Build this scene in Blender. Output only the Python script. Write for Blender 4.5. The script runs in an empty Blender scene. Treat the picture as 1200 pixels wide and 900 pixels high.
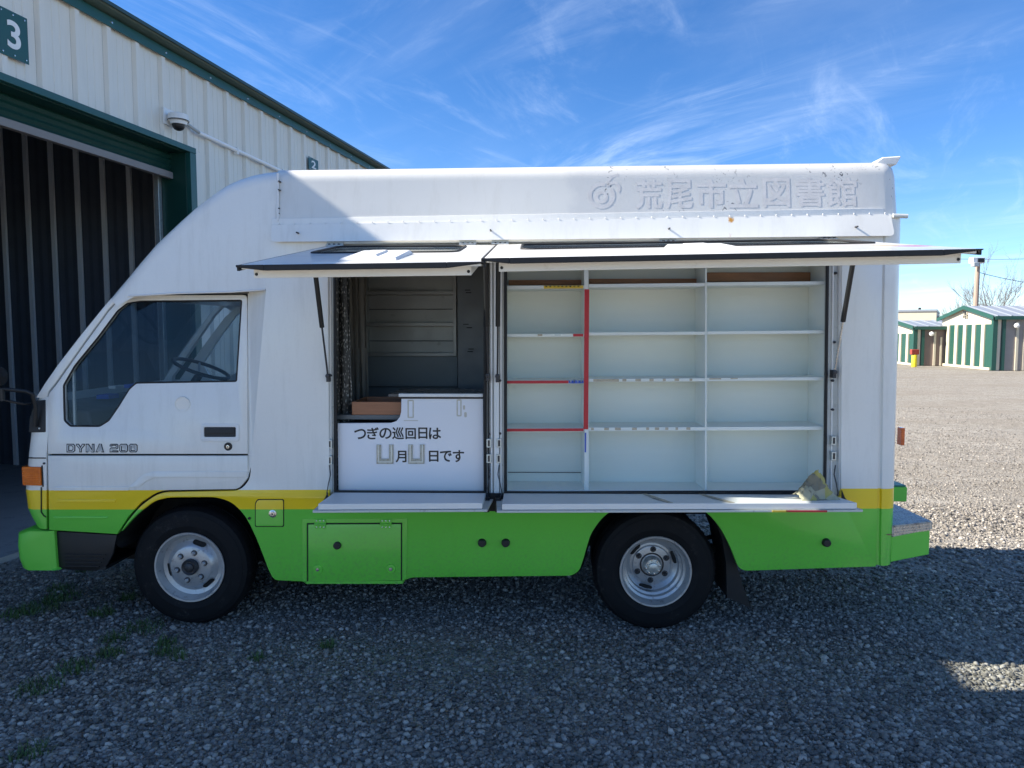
import bpy, bmesh, math, random
import numpy as np
from mathutils import Vector, Matrix
random.seed(7); np.random.seed(7)
SC = bpy.context.scene
COL = SC.collection
R = math.radians

# ------------------------------------------------------------------ camera
CAM_H, CAM_D, PITCH, FPX = 1.79, 4.15, R(4.1), 832.0
cd = bpy.data.cameras.new('camera'); cam = bpy.data.objects.new('camera', cd); COL.objects.link(cam)
cam.location = (0, -CAM_D, CAM_H); cam.rotation_euler = (R(90) - PITCH, 0, 0)
cd.sensor_width = 36; cd.lens = FPX / 1200 * 36; cd.clip_start = 0.05; cd.clip_end = 2000
SC.camera = cam
SC.view_settings.view_transform = 'Standard'; SC.view_settings.look = 'None'
SC.view_settings.exposure = 1.52; SC.view_settings.gamma = 1.0
# ------------------------------------------------------------------ sun and sky
SUN_DIR = Vector((1.0, 0.002, -0.722)).normalized()          # direction in which the light travels
SUN_EL = math.asin(-SUN_DIR.z)
sl = bpy.data.lights.new('sun', 'SUN'); sl.energy = 4.2; sl.angle = R(0.53); sl.color = (1.0, 0.925, 0.81)
so = bpy.data.objects.new('sun', sl); COL.objects.link(so); so.location = (-20, 0, 20)
so.rotation_euler = SUN_DIR.to_track_quat('-Z', 'Y').to_euler()
world = bpy.data.worlds.new('World'); SC.world = world; world.use_nodes = True
def build_world():
    nt = world.node_tree; N = nt.nodes; L = nt.links; N.clear()
    out = N.new('ShaderNodeOutputWorld'); bg = N.new('ShaderNodeBackground'); bg.inputs['Strength'].default_value = 0.10
    sky = N.new('ShaderNodeTexSky'); sky.sky_type = 'NISHITA'; sky.sun_disc = False
    sky.sun_elevation = SUN_EL
    d = -SUN_DIR; sky.sun_rotation = math.atan2(d.x, d.y)
    sky.air_density = 1.0; sky.dust_density = 0.0; sky.ozone_density = 3.0; sky.altitude = 2500
    tc = N.new('ShaderNodeTexCoord'); sep = N.new('ShaderNodeSeparateXYZ'); L.new(tc.outputs['Generated'], sep.inputs[0])
    def m(op, a, b=None, clamp=False):
        n = N.new('ShaderNodeMath'); n.operation = op; n.use_clamp = clamp
        for i, v in enumerate((a, b)):
            if v is None: continue
            if isinstance(v, (int, float)): n.inputs[i].default_value = v
            else: L.new(v, n.inputs[i])
        return n.outputs[0]
    den = m('ADD', m('MAXIMUM', sep.outputs['Z'], 0.0), 0.10)
    u = m('DIVIDE', sep.outputs['X'], den); v = m('DIVIDE', sep.outputs['Y'], den)
    cmb = N.new('ShaderNodeCombineXYZ'); L.new(u, cmb.inputs[0]); L.new(v, cmb.inputs[1])
    def layer(rot, scl, loc, nscale, detail, rough, lo, hi, dist):
        mp = N.new('ShaderNodeMapping'); L.new(cmb.outputs[0], mp.inputs[0])
        mp.vector_type = 'TEXTURE'; mp.inputs['Rotation'].default_value = (0, 0, R(rot)); mp.inputs['Scale'].default_value = scl; mp.inputs['Location'].default_value = loc
        nz = N.new('ShaderNodeTexNoise'); L.new(mp.outputs[0], nz.inputs[0])
        nz.inputs['Scale'].default_value = nscale; nz.inputs['Detail'].default_value = detail; nz.inputs['Roughness'].default_value = rough
        nz.inputs['Distortion'].default_value = dist
        mr = N.new('ShaderNodeMapRange'); mr.interpolation_type = 'SMOOTHSTEP'; L.new(nz.outputs[0], mr.inputs[0])
        mr.inputs[1].default_value = lo; mr.inputs[2].default_value = hi
        return mr.outputs[0]
    broad = layer(-50, (2.2, 0.9, 1), (1.6, 1.1, 0), 0.8, 3, 0.5, 0.44, 0.76, 0.3)
    wisps = layer(-50, (1.7, 0.55, 1), (0.3, 2.2, 0), 1.5, 12, 0.66, 0.40, 0.86, 1.3)
    wisp2 = layer(58, (1.6, 0.5, 1), (1.3, 0.7, 0), 1.5, 11, 0.66, 0.50, 0.84, 1.2)
    veil = layer(-45, (2.0, 0.8, 1), (4.2, 1.0, 0), 0.9, 8, 0.6, 0.42, 0.9, 0.4)
    c = m('ADD', m('ADD', m('MULTIPLY', broad, wisps), m('MULTIPLY', wisp2, 0.25)), m('MULTIPLY', veil, 0.18))
    low = N.new('ShaderNodeMapRange'); L.new(sep.outputs['Z'], low.inputs[0])
    low.inputs[1].default_value = 0.0; low.inputs[2].default_value = 0.32; low.inputs[3].default_value = 0.06; low.inputs[4].default_value = 0.0
    c = m('MULTIPLY', m('ADD', c, m('MULTIPLY', low.outputs[0], m('ADD', wisps, 0.55))), 0.85, True)
    mix = N.new('ShaderNodeMix'); mix.data_type = 'RGBA'; L.new(c, mix.inputs[0]); hs = N.new('ShaderNodeHueSaturation'); hs.inputs['Hue'].default_value = 0.505; hs.inputs['Saturation'].default_value = 1.24; hs.inputs['Value'].default_value = 0.78; L.new(sky.outputs[0], hs.inputs['Color']); L.new(hs.outputs[0], mix.inputs[6])
    mix.inputs[7].default_value = (4.6, 5.2, 6.0, 1)
    L.new(mix.outputs[2], bg.inputs['Color']); L.new(bg.outputs[0], out.inputs[0])
build_world()

# ------------------------------------------------------------------ picture point -> place
THETA = R(-1.2)                                           # the truck stands slightly skew, its tail nearer
def ray(px, py):
    r, f, u = (px - 600) / FPX, 1.0, (450 - py) / FPX
    return Vector((r, f * math.cos(PITCH) + u * math.sin(PITCH), u * math.cos(PITCH) - f * math.sin(PITCH)))
CAMP = Vector((0, -CAM_D, CAM_H))
ROT = Matrix.Rotation(-THETA, 3, 'Z')
def T(px, py, y0=0.0, k=0.0, z0=0.0):
    """point of the truck (its own axes) on the plane y = y0 + k (z - z0)"""
    d = ROT @ ray(px, py); o = ROT @ CAMP
    t = (y0 + k * (o.z - z0) - o.y) / (d.y - k * d.z)
    return o + d * t
def P2(pts, y0=0.0, k=0.0, z0=0.0):
    out = []
    for a, b in pts:
        p = T(a, b, y0, k, z0); out.append((p.x, p.z))
    return out
def G(px, py, z=0.0):
    d = ray(px, py); t = (z - CAMP.z) / d.z; return CAMP + d * t
def AT(px, py, dist):
    d = ray(px, py); return CAMP + d * (dist / d.y)

# ------------------------------------------------------------------ materials
def newmat(name):
    m = bpy.data.materials.new(name); m.use_nodes = True
    return m, m.node_tree.nodes, m.node_tree.links, m.node_tree.nodes['Principled BSDF']
def mathn(N, L, op, a, b=None, clamp=False):
    n = N.new('ShaderNodeMath'); n.operation = op; n.use_clamp = clamp
    for i, v in enumerate((a, b)):
        if v is None: continue
        if isinstance(v, (int, float)): n.inputs[i].default_value = v
        else: L.new(v, n.inputs[i])
    return n.outputs[0]
def mixc(N, L, fac, a, b):
    n = N.new('ShaderNodeMix'); n.data_type = 'RGBA'
    if isinstance(fac, (int, float)): n.inputs[0].default_value = fac
    else: L.new(fac, n.inputs[0])
    for i, v in ((6, a), (7, b)):
        if isinstance(v, tuple): n.inputs[i].default_value = (*v[:3], 1)
        else: L.new(v, n.inputs[i])
    return n.outputs[2]
def noise(N, L, scale, detail=4, rough=0.55, vec=None, stretch=None):
    if vec is None:
        tc = N.new('ShaderNodeTexCoord'); vec = tc.outputs['Object']
    if stretch:
        mp = N.new('ShaderNodeMapping'); L.new(vec, mp.inputs[0]); mp.inputs['Scale'].default_value = stretch; vec = mp.outputs[0]
    n = N.new('ShaderNodeTexNoise'); L.new(vec, n.inputs[0]); n.inputs['Scale'].default_value = scale
    n.inputs['Detail'].default_value = detail; n.inputs['Roughness'].default_value = rough
    return n.outputs[0]
def ramp(N, L, v, lo, hi, a=0.0, b=1.0):
    n = N.new('ShaderNodeMapRange'); L.new(v, n.inputs[0])
    n.inputs[1].default_value = lo; n.inputs[2].default_value = hi; n.inputs[3].default_value = a; n.inputs[4].default_value = b
    return n.outputs[0]
def bump(N, L, bs, h, strength=0.2, dist=0.01):
    b = N.new('ShaderNodeBump'); b.inputs['Strength'].default_value = strength; b.inputs['Distance'].default_value = dist
    L.new(h, b.inputs['Height']); L.new(b.outputs[0], bs.inputs['Normal'])
def M(name, col, rough=0.5, metal=0.0, var=0.12, scale=6.0, bmp=0.0, bscale=60.0, stretch=None, dirt=None, dirtlo=0.55):
    m, N, L, b = newmat(name)
    n = noise(N, L, scale, 6, 0.6, stretch=stretch)
    dark = tuple(c * (1 - var) for c in col); lite = tuple(min(1, c * (1 + var)) for c in col)
    c = mixc(N, L, n, dark, lite)
    if dirt:
        d = noise(N, L, scale * 2.3, 8, 0.7, stretch=stretch)
        c = mixc(N, L, ramp(N, L, d, dirtlo, dirtlo + 0.22), c, dirt)
    L.new(c, b.inputs['Base Color'])
    rr = noise(N, L, scale * 1.7, 5, 0.6); L.new(ramp(N, L, rr, 0.2, 0.8, max(0.02, rough - 0.08), min(1, rough + 0.1)), b.inputs['Roughness'])
    b.inputs['Metallic'].default_value = metal
    if bmp: bump(N, L, b, noise(N, L, bscale, 4, 0.6, stretch=stretch), bmp, 0.004)
    return m
_a, _b = T(100, 574.5), T(1040, 572.5); _c, _d = T(100, 597), T(1040, 596)
KY = (_b.z - _a.z) / (_b.x - _a.x); ZY = _a.z - KY * _a.x; KG = (_d.z - _c.z) / (_d.x - _c.x); ZG = _c.z - KG * _c.x
def paint(name, bands=True, white=(0.82, 0.81, 0.765), stains=(), scuff=False):
    m, N, L, b = newmat(name)
    tc = N.new('ShaderNodeTexCoord'); sep = N.new('ShaderNodeSeparateXYZ'); L.new(tc.outputs['Object'], sep.inputs[0])
    n1 = noise(N, L, 1.6, 5, 0.6); n2 = noise(N, L, 14, 7, 0.7, stretch=(1, 1, 0.12)); n3 = noise(N, L, 55, 6, 0.7)
    w = mixc(N, L, n1, tuple(c * 0.94 for c in white), tuple(min(1, c * 1.05) for c in white))
    w = mixc(N, L, ramp(N, L, n2, 0.50, 0.80, 0, 0.26), w, (0.42, 0.40, 0.34))
    c = w
    if bands:
        ny = ramp(N, L, n1, 0.2, 0.8, 0.0, 1.0)
        yel = mixc(N, L, ny, (0.90, 0.61, 0.008), (0.95, 0.67, 0.012)); grn = mixc(N, L, ny, (0.125, 0.56, 0.050), (0.155, 0.64, 0.065))
        fy = mathn(N, L, 'SUBTRACT', mathn(N, L, 'ADD', mathn(N, L, 'MULTIPLY', sep.outputs['X'], KY), ZY), sep.outputs['Z'])
        fg = mathn(N, L, 'SUBTRACT', mathn(N, L, 'ADD', mathn(N, L, 'MULTIPLY', sep.outputs['X'], KG), ZG), sep.outputs['Z'])
        c = mixc(N, L, mathn(N, L, 'GREATER_THAN', fy, 0.0), c, yel)
        c = mixc(N, L, mathn(N, L, 'GREATER_THAN', fg, 0.0), c, grn)
        mud = mathn(N, L, 'MULTIPLY', ramp(N, L, fg, 0.05, 0.42, 0.03, 0.42), ramp(N, L, n3, 0.46, 0.75))
        c = mixc(N, L, mud, c, (0.16, 0.15, 0.11))
    for (p, rx, col) in stains:
        vs = N.new('ShaderNodeVectorMath'); vs.operation = 'DISTANCE'; L.new(tc.outputs['Object'], vs.inputs[0]); vs.inputs[1].default_value = p
        f = mathn(N, L, 'SUBTRACT', mathn(N, L, 'ADD', vs.outputs['Value'], mathn(N, L, 'MULTIPLY', n3, rx * 1.2)), rx * 0.9)
        c = mixc(N, L, ramp(N, L, f, 0.0, rx * 0.35, 1, 0), c, col)
    if scuff:
        v = N.new('ShaderNodeTexNoise'); L.new(tc.outputs['Object'], v.inputs[0]); v.inputs['Scale'].default_value = 34; v.inputs['Detail'].default_value = 3; v.inputs['Distortion'].default_value = 1.5
        pn = noise(N, L, 2.4, 5, 0.65)
        edge = mathn(N, L, 'ADD', sep.outputs['X'], mathn(N, L, 'MULTIPLY', pn, 0.35))
        pf_ = mathn(N, L, 'MULTIPLY', ramp(N, L, edge, 0.50, 0.56), ramp(N, L, edge, 2.16, 2.24, 1, 0))
        c = mixc(N, L, mathn(N, L, 'MULTIPLY', pf_, 0.5), c, mixc(N, L, n3, (0.47, 0.48, 0.48), (0.60, 0.60, 0.60)))
        gate = mathn(N, L, 'MULTIPLY', ramp(N, L, sep.outputs['X'], 0.35, 0.55), ramp(N, L, noise(N, L, 3.0, 2), 0.45, 0.6))
        c = mixc(N, L, mathn(N, L, 'MULTIPLY', gate, ramp(N, L, v.outputs[0], 0.645, 0.67)), c, (0.12, 0.12, 0.12))
    L.new(c, b.inputs['Base Color'])
    L.new(ramp(N, L, n2, 0.3, 0.8, 0.30, 0.5), b.inputs['Roughness'])
    b.inputs['Coat Weight'].default_value = 0.45; b.inputs['Coat Roughness'].default_value = 0.10
    bump(N, L, b, noise(N, L, 2.2, 2, 0.5), 0.12, 0.01)
    return m
pr1, pr2 = T(857, 257, -0.02), T(855, 277, -0.02)
PAINT = paint('truck_paint'); 
STRIP = paint('strip_paint', False, stains=((tuple(pr1), 0.034, (0.55, 0.26, 0.03)), (tuple(pr2), 0.026, (0.5, 0.25, 0.05))))
UPPER = paint('upper_paint', False, (0.71, 0.70, 0.66), scuff=True)
WHITE = M('white_enamel', (0.78, 0.775, 0.75), 0.4, var=0.05, scale=3, dirt=(0.50, 0.48, 0.42), dirtlo=0.62)
BOARDW = M('white_board', (0.86, 0.85, 0.86), 0.45, var=0.03, scale=2, dirt=(0.66, 0.63, 0.55), dirtlo=0.72)
SHELFW = M('shelf_laminate', (0.78, 0.82, 0.78), 0.45, var=0.05, scale=5, dirt=(0.45, 0.42, 0.34), dirtlo=0.68)
SHELFB = M('shelf_back_laminate', (0.76, 0.81, 0.75), 0.5, var=0.06, scale=3, bmp=0.05, bscale=40, stretch=(0.2, 1, 3))
GREYM = M('grey_steel', (0.44, 0.46, 0.45), 0.38, 0.3, var=0.14, scale=5, dirt=(0.16, 0.16, 0.15), dirtlo=0.6)
DKSTEEL = M('dark_steel', (0.13, 0.145, 0.155), 0.4, 0.2, var=0.15, scale=6)
FRAMEM = M('frame_enamel', (0.55, 0.57, 0.55), 0.45, var=0.1, scale=12, dirt=(0.18, 0.15, 0.11), dirtlo=0.58)
CHROME = M('chrome', (0.6, 0.6, 0.6), 0.25, 0.9, var=0.1)
ALU = M('aluminium', (0.58, 0.62, 0.61), 0.4, 0.75, var=0.1, scale=14, dirt=(0.3, 0.28, 0.25))
RUBBER = M('black_rubber', (0.010, 0.010, 0.011), 0.6, var=0.2, scale=20, bmp=0.1)
BLACK = M('black_plastic', (0.012, 0.0125, 0.014), 0.5, var=0.2)
BLACKGAP = M('dark_cavity', (0.012, 0.012, 0.012), 0.8)
CHASSIS = M('chassis_black', (0.010, 0.010, 0.010), 0.7, var=0.3, scale=12, dirt=(0.03, 0.026, 0.02), dirtlo=0.6)
REDT = M('red_tape', (0.52, 0.018, 0.03), 0.4, var=0.15, scale=30)
BLUET = M('blue_tape', (0.03, 0.10, 0.5), 0.4); YELT = M('yellow_tape', (0.72, 0.50, 0.05), 0.45)
PALET = M('old_paper_tape', (0.50, 0.44, 0.33), 0.7, var=0.35, scale=60, dirt=(0.22, 0.19, 0.14))
WOOD = M('reddish_wood', (0.36, 0.155, 0.075), 0.45, var=0.35, scale=9, stretch=(0.6, 6, 9), bmp=0.08)
WOODK = M('knotty_wood', (0.38, 0.17, 0.07), 0.5, var=0.5, scale=7, stretch=(0.8, 4, 4), dirt=(0.09, 0.04, 0.02), dirtlo=0.62)
INK = M('black_lettering', (0.012, 0.012, 0.014), 0.4)
GHOST = M('lettering_ghost', (0.59, 0.58, 0.575), 0.5, var=0.24, scale=24)
GHOST2 = M('lettering_ghost_lilac', (0.52, 0.51, 0.53), 0.6, var=0.08, scale=26)
LIME = M('lime_paint', (0.15, 0.62, 0.065), 0.35, var=0.08, scale=4, dirt=(0.1, 0.2, 0.05), dirtlo=0.7)
TEALP = M('teal_paint', (0.03, 0.20, 0.16), 0.4)
AMBER_D = None
def lens_mat(name, col):
    m, N, L, b = newmat(name)
    b.inputs['Base Color'].default_value = (*col, 1); b.inputs['Roughness'].default_value = 0.12
    b.inputs['Subsurface Weight'].default_value = 0.0; b.inputs['Coat Weight'].default_value = 0.5
    w = N.new('ShaderNodeTexWave'); w.inputs['Scale'].default_value = 28; w.bands_direction = 'Z'
    tc = N.new('ShaderNodeTexCoord'); L.new(tc.outputs['Object'], w.inputs[0]); bump(N, L, b, w.outputs[1], 0.5, 0.004)
    c = mixc(N, L, noise(N, L, 30, 3), tuple(x * 0.6 for x in col), tuple(min(1, x * 1.5) for x in col)); L.new(c, b.inputs['Base Color'])
    return m
AMBER = lens_mat('amber_lens', (1.0, 0.155, 0.001))
ORANGE = lens_mat('orange_lens', (0.8, 0.14, 0.02))
def glassm(name, tint, refl=1.0):
    m, N, L, b = newmat(name); N.remove(b)
    out = [n for n in N if n.type == 'OUTPUT_MATERIAL'][0]
    tr = N.new('ShaderNodeBsdfTransparent'); tr.inputs[0].default_value = (*tint, 1)
    gl = N.new('ShaderNodeBsdfGlossy'); gl.inputs['Roughness'].default_value = 0.02; gl.inputs[0].default_value = (0.9, 0.95, 1, 1)
    fr = N.new('ShaderNodeLayerWeight'); fr.inputs[0].default_value = 0.5
    f5 = mathn(N, L, 'ADD', mathn(N, L, 'MULTIPLY', mathn(N, L, 'POWER', fr.outputs['Facing'], 4.0), 0.9), 0.045)
    mx = N.new('ShaderNodeMixShader'); L.new(mathn(N, L, 'MULTIPLY', f5, refl, True), mx.inputs[0])
    L.new(tr.outputs[0], mx.inputs[1]); L.new(gl.outputs[0], mx.inputs[2]); L.new(mx.outputs[0], out.inputs[0])
    return m
GLASS = glassm('cab_glass', (0.78, 0.82, 0.83), 0.34)
AWGLASS = glassm('awning_glass', (0.86, 0.90, 0.90), 1.0)
def tyre_mat():
    m, N, L, b = newmat('tyre_rubber')
    n = noise(N, L, 9, 8, 0.72); n2 = noise(N, L, 70, 5, 0.7)
    c = mixc(N, L, n, (0.006, 0.0065, 0.008), (0.012, 0.013, 0.015))
    c = mixc(N, L, mathn(N, L, 'MULTIPLY', ramp(N, L, n, 0.56, 0.72), ramp(N, L, n2, 0.46, 0.66)), c, (0.060, 0.057, 0.052))
    L.new(c, b.inputs['Base Color']); b.inputs['Roughness'].default_value = 0.66; b.inputs['Specular IOR Level'].default_value = 0.18; bump(N, L, b, n2, 0.3, 0.003)
    return m
TYRE = tyre_mat()
RIMM = M('rim_silver', (0.46, 0.47, 0.48), 0.36, 0.5, var=0.14, scale=14, dirt=(0.08, 0.07, 0.06), dirtlo=0.56)
GREASE = M('greasy_steel', (0.05, 0.05, 0.055), 0.45, 0.4, var=0.4, scale=40, dirt=(0.2, 0.18, 0.16), dirtlo=0.6)

# ------------------------------------------------------------------ mesh helpers
class MB:
    def __init__(s): s.v = []; s.f = []
    def add(s, vs, fs):
        o = len(s.v); s.v += [tuple(v) for v in vs]; s.f += [tuple(i + o for i in f) for f in fs]; return s
    def box(s, x0, x1, y0, y1, z0, z1):
        return s.add([(x0, y0, z0), (x1, y0, z0), (x1, y1, z0), (x0, y1, z0), (x0, y0, z1), (x1, y0, z1), (x1, y1, z1), (x0, y1, z1)],
                     [(0, 3, 2, 1), (4, 5, 6, 7), (0, 1, 5, 4), (1, 2, 6, 5), (2, 3, 7, 6), (3, 0, 4, 7)])
    def hexa(s, a, b):           # two quads
        return s.add(list(a) + list(b), [(0, 3, 2, 1), (4, 5, 6, 7), (0, 1, 5, 4), (1, 2, 6, 5), (2, 3, 7, 6), (3, 0, 4, 7)])
    def tube(s, pts, r, n=10, closed=False, cap=True):
        pts = [Vector(p) for p in pts]; rs = r if isinstance(r, (list, tuple)) else [r] * len(pts); K = len(pts); rings = []
        up = None
        for i, p in enumerate(pts):
            a = pts[(i - 1) % K] if (closed or i > 0) else p; b = pts[(i + 1) % K] if (closed or i < K - 1) else p
            t = (b - a).normalized()
            if up is None: up = t.orthogonal().normalized()
            up = (up - t * up.dot(t)).normalized(); w = t.cross(up)
            rings.append([p + (up * math.cos(2 * math.pi * j / n) + w * math.sin(2 * math.pi * j / n)) * rs[i] for j in range(n)])
        o = len(s.v)
        for rg in rings: s.v += [tuple(q) for q in rg]
        for i in range(K if closed else K - 1):
            i2 = (i + 1) % K
            for j in range(n):
                s.f.append((o + i * n + j, o + i * n + (j + 1) % n, o + i2 * n + (j + 1) % n, o + i2 * n + j))
        if cap and not closed:
            s.f.append(tuple(o + j for j in range(n))[::-1]); s.f.append(tuple(o + (K - 1) * n + j for j in range(n)))
        return s
    def lathe(s, prof, c, n=48, ax='y', cap=False):
        o = len(s.v); c = Vector(c)
        for r, h in prof:
            for j in range(n):
                a = 2 * math.pi * j / n
                q = {'y': (r * math.cos(a), h, r * math.sin(a)), 'z': (r * math.cos(a), r * math.sin(a), h), 'x': (h, r * math.cos(a), r * math.sin(a))}[ax]
                s.v.append(tuple(c + Vector(q)))
        for i in range(len(prof) - 1):
            for j in range(n):
                s.f.append((o + i * n + j, o + i * n + (j + 1) % n, o + (i + 1) * n + (j + 1) % n, o + (i + 1) * n + j))
        if cap:
            s.f.append(tuple(o + j for j in range(n))); s.f.append(tuple(o + (len(prof) - 1) * n + j for j in range(n))[::-1])
        return s
    def grid(s, rows, closed=False):
        o = len(s.v); n = len(rows[0])
        for r in rows: s.v += [tuple(p) for p in r]
        for i in range(len(rows) - 1):
            for j in range(n if closed else n - 1):
                j2 = (j + 1) % n
                s.f.append((o + i * n + j, o + i * n + j2, o + (i + 1) * n + j2, o + (i + 1) * n + j))
        return s
    def build(s, name, mat, parent=None, bevel=0.0, angle=35, recalc=True, smooth=True):
        me = bpy.data.meshes.new(name); me.from_pydata(s.v, [], s.f); me.validate()
        if recalc:
            bm = bmesh.new(); bm.from_mesh(me); bmesh.ops.recalc_face_normals(bm, faces=bm.faces); bm.to_mesh(me); bm.free()
        return finish(me, name, mat, parent, bevel, angle, smooth)
def finish(me, name, mat, parent=None, bevel=0.0, angle=35, smooth=True):
    if smooth:
        me.polygons.foreach_set('use_smooth', [True] * len(me.polygons)); me.set_sharp_from_angle(angle=R(angle))
    me.materials.append(mat)
    o = bpy.data.objects.new(name, me); COL.objects.link(o); o.parent = parent
    if bevel:
        b = o.modifiers.new('bevel', 'BEVEL'); b.width = bevel; b.segments = 2; b.limit_method = 'ANGLE'; b.angle_limit = R(40); b.harden_normals = True
    return o
def rnd(pts, r, seg=5):
    """round the corners of a polygon; r may be one radius or one per corner"""
    n = len(pts); out = []
    for i in range(n):
        rr = r[i] if isinstance(r, (list, tuple)) else r
        p = Vector(pts[i]); a = Vector(pts[i - 1]) - p; b = Vector(pts[(i + 1) % n]) - p
        if rr <= 0 or a.length < 1e-6 or b.length < 1e-6: out.append(tuple(p)); continue
        q = min(rr, a.length * 0.45, b.length * 0.45); a = p + a.normalized() * q; b = p + b.normalized() * q
        for k in range(seg + 1):
            t = k / seg; out.append(tuple(a * (1 - t) ** 2 + p * 2 * t * (1 - t) + b * t * t))
    return out
def curve_mesh(cu, f, name):
    tmp = bpy.data.objects.new('tmp', cu); me = bpy.data.meshes.new_from_object(tmp)
    bpy.data.objects.remove(tmp); bpy.data.curves.remove(cu)
    n = len(me.vertices); co = np.empty(n * 3, 'f'); me.vertices.foreach_get('co', co); co = co.reshape(-1, 3)
    me.vertices.foreach_set('co', np.array([f(*c) for c in co.tolist()], 'f').ravel())
    bm = bmesh.new(); bm.from_mesh(me); bmesh.ops.remove_doubles(bm, verts=bm.verts, dist=1e-5)
    bmesh.ops.recalc_face_normals(bm, faces=bm.faces); bm.to_mesh(me); bm.free(); me.name = name; me.materials.clear()
    return me
def plate(name, mat, parent, outer, holes=(), y0=0.0, t=0.02, k=0.0, z0=0.0, bev=0.0, fn=None):
    """upright sheet cut to an outline with holes; front face at y0 (+ lean k), t thick"""
    cu = bpy.data.curves.new(name, 'CURVE'); cu.dimensions = '2D'; cu.fill_mode = 'BOTH'
    cu.extrude = t / 2 - bev; cu.bevel_depth = bev; cu.bevel_resolution = 1; cu.offset = -bev
    for poly in [outer] + list(holes):
        sp = cu.splines.new('POLY'); sp.points.add(len(poly) - 1); sp.use_cyclic_u = True
        for i, (a, b) in enumerate(poly): sp.points[i].co = (a, b, 0, 1)
    fn = fn or (lambda u, v, w: (u, y0 + k * (v - z0) + w + t / 2, v))
    return finish(curve_mesh(cu, fn, name), name, mat, parent)
def text(name, s, mat, parent, fn, size, bold=0.0, depth=0.001, shear=0.0, fat=0.0):
    """lettering fitted into size (w, h); fn maps (u, v, w) into place"""
    cu = bpy.data.curves.new(name, 'FONT'); cu.body = s; cu.extrude = depth; cu.offset = bold; cu.shear = shear; cu.size = 1.0
    cu.resolution_u = 6
    tmp = bpy.data.objects.new('tmp', cu); me = bpy.data.meshes.new_from_object(tmp); bpy.data.objects.remove(tmp); bpy.data.curves.remove(cu)
    n = len(me.vertices); co = np.empty(n * 3, 'f'); me.vertices.foreach_get('co', co); co = co.reshape(-1, 3)
    lo = co.min(0); hi = co.max(0)
    co[:, 0] = (co[:, 0] - lo[0]) / (hi[0] - lo[0]) * size[0]; co[:, 1] = (co[:, 1] - lo[1]) / (hi[1] - lo[1]) * size[1]
    if fat:
        fs = [tuple(p.vertices) for p in me.polygons]; mb = MB()
        for i, (dx, dy) in enumerate(((0, 0), (1, 0), (-1, 0), (0, 1), (0, -1), (.7, .7), (-.7, .7), (.7, -.7), (-.7, -.7))):
            mb.add([fn(a + dx * fat, b + dy * fat, c + i * 2e-5) for a, b, c in co.tolist()], fs)
        return mb.build(name, mat, parent, recalc=False, smooth=False)
    me.vertices.foreach_set('co', np.array([fn(*c) for c in co.tolist()], 'f').ravel()); me.update(); me.materials.clear()
    bm = bmesh.new(); bm.from_mesh(me); bmesh.ops.recalc_face_normals(bm, faces=bm.faces); bm.to_mesh(me); bm.free()
    return finish(me, name, mat, parent, smooth=False)
def ptext(name, s, mat, parent, box, y0, k=0, z0=0, bold=0.0, depth=0.001, fat=0.0):
    a = T(box[0], box[3], y0, k, z0); b = T(box[2], box[1], y0, k, z0)
    return text(name, s, mat, parent, lambda u, v, w: (a.x + u, y0 + k * (a.z + v - z0) - w, a.z + v), (b.x - a.x, b.z - a.z), bold, depth, fat=fat)
def thing(name, label, cat, loc=(0, 0, 0), rz=0.0, group=None):
    o = bpy.data.objects.new(name, None); COL.objects.link(o); o.location = loc; o.rotation_euler = (0, 0, rz); o.empty_display_size = 0.2
    o['label'] = label; o['category'] = cat
    if group: o['group'] = group
    return o
def tag(o, label, cat, group=None):
    o['label'] = label; o['category'] = cat
    if group: o['group'] = group
    return o
def rect(x0, y0, x1, y1): return [(x0, y0), (x1, y0), (x1, y1), (x0, y1)]
def pbox(mb, px0, py0, px1, py1, yf, yb):
    a = T(px0, py1, yf); b = T(px1, py0, yf); mb.box(a.x, b.x, yf, yb, a.z, b.z); return mb

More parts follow.
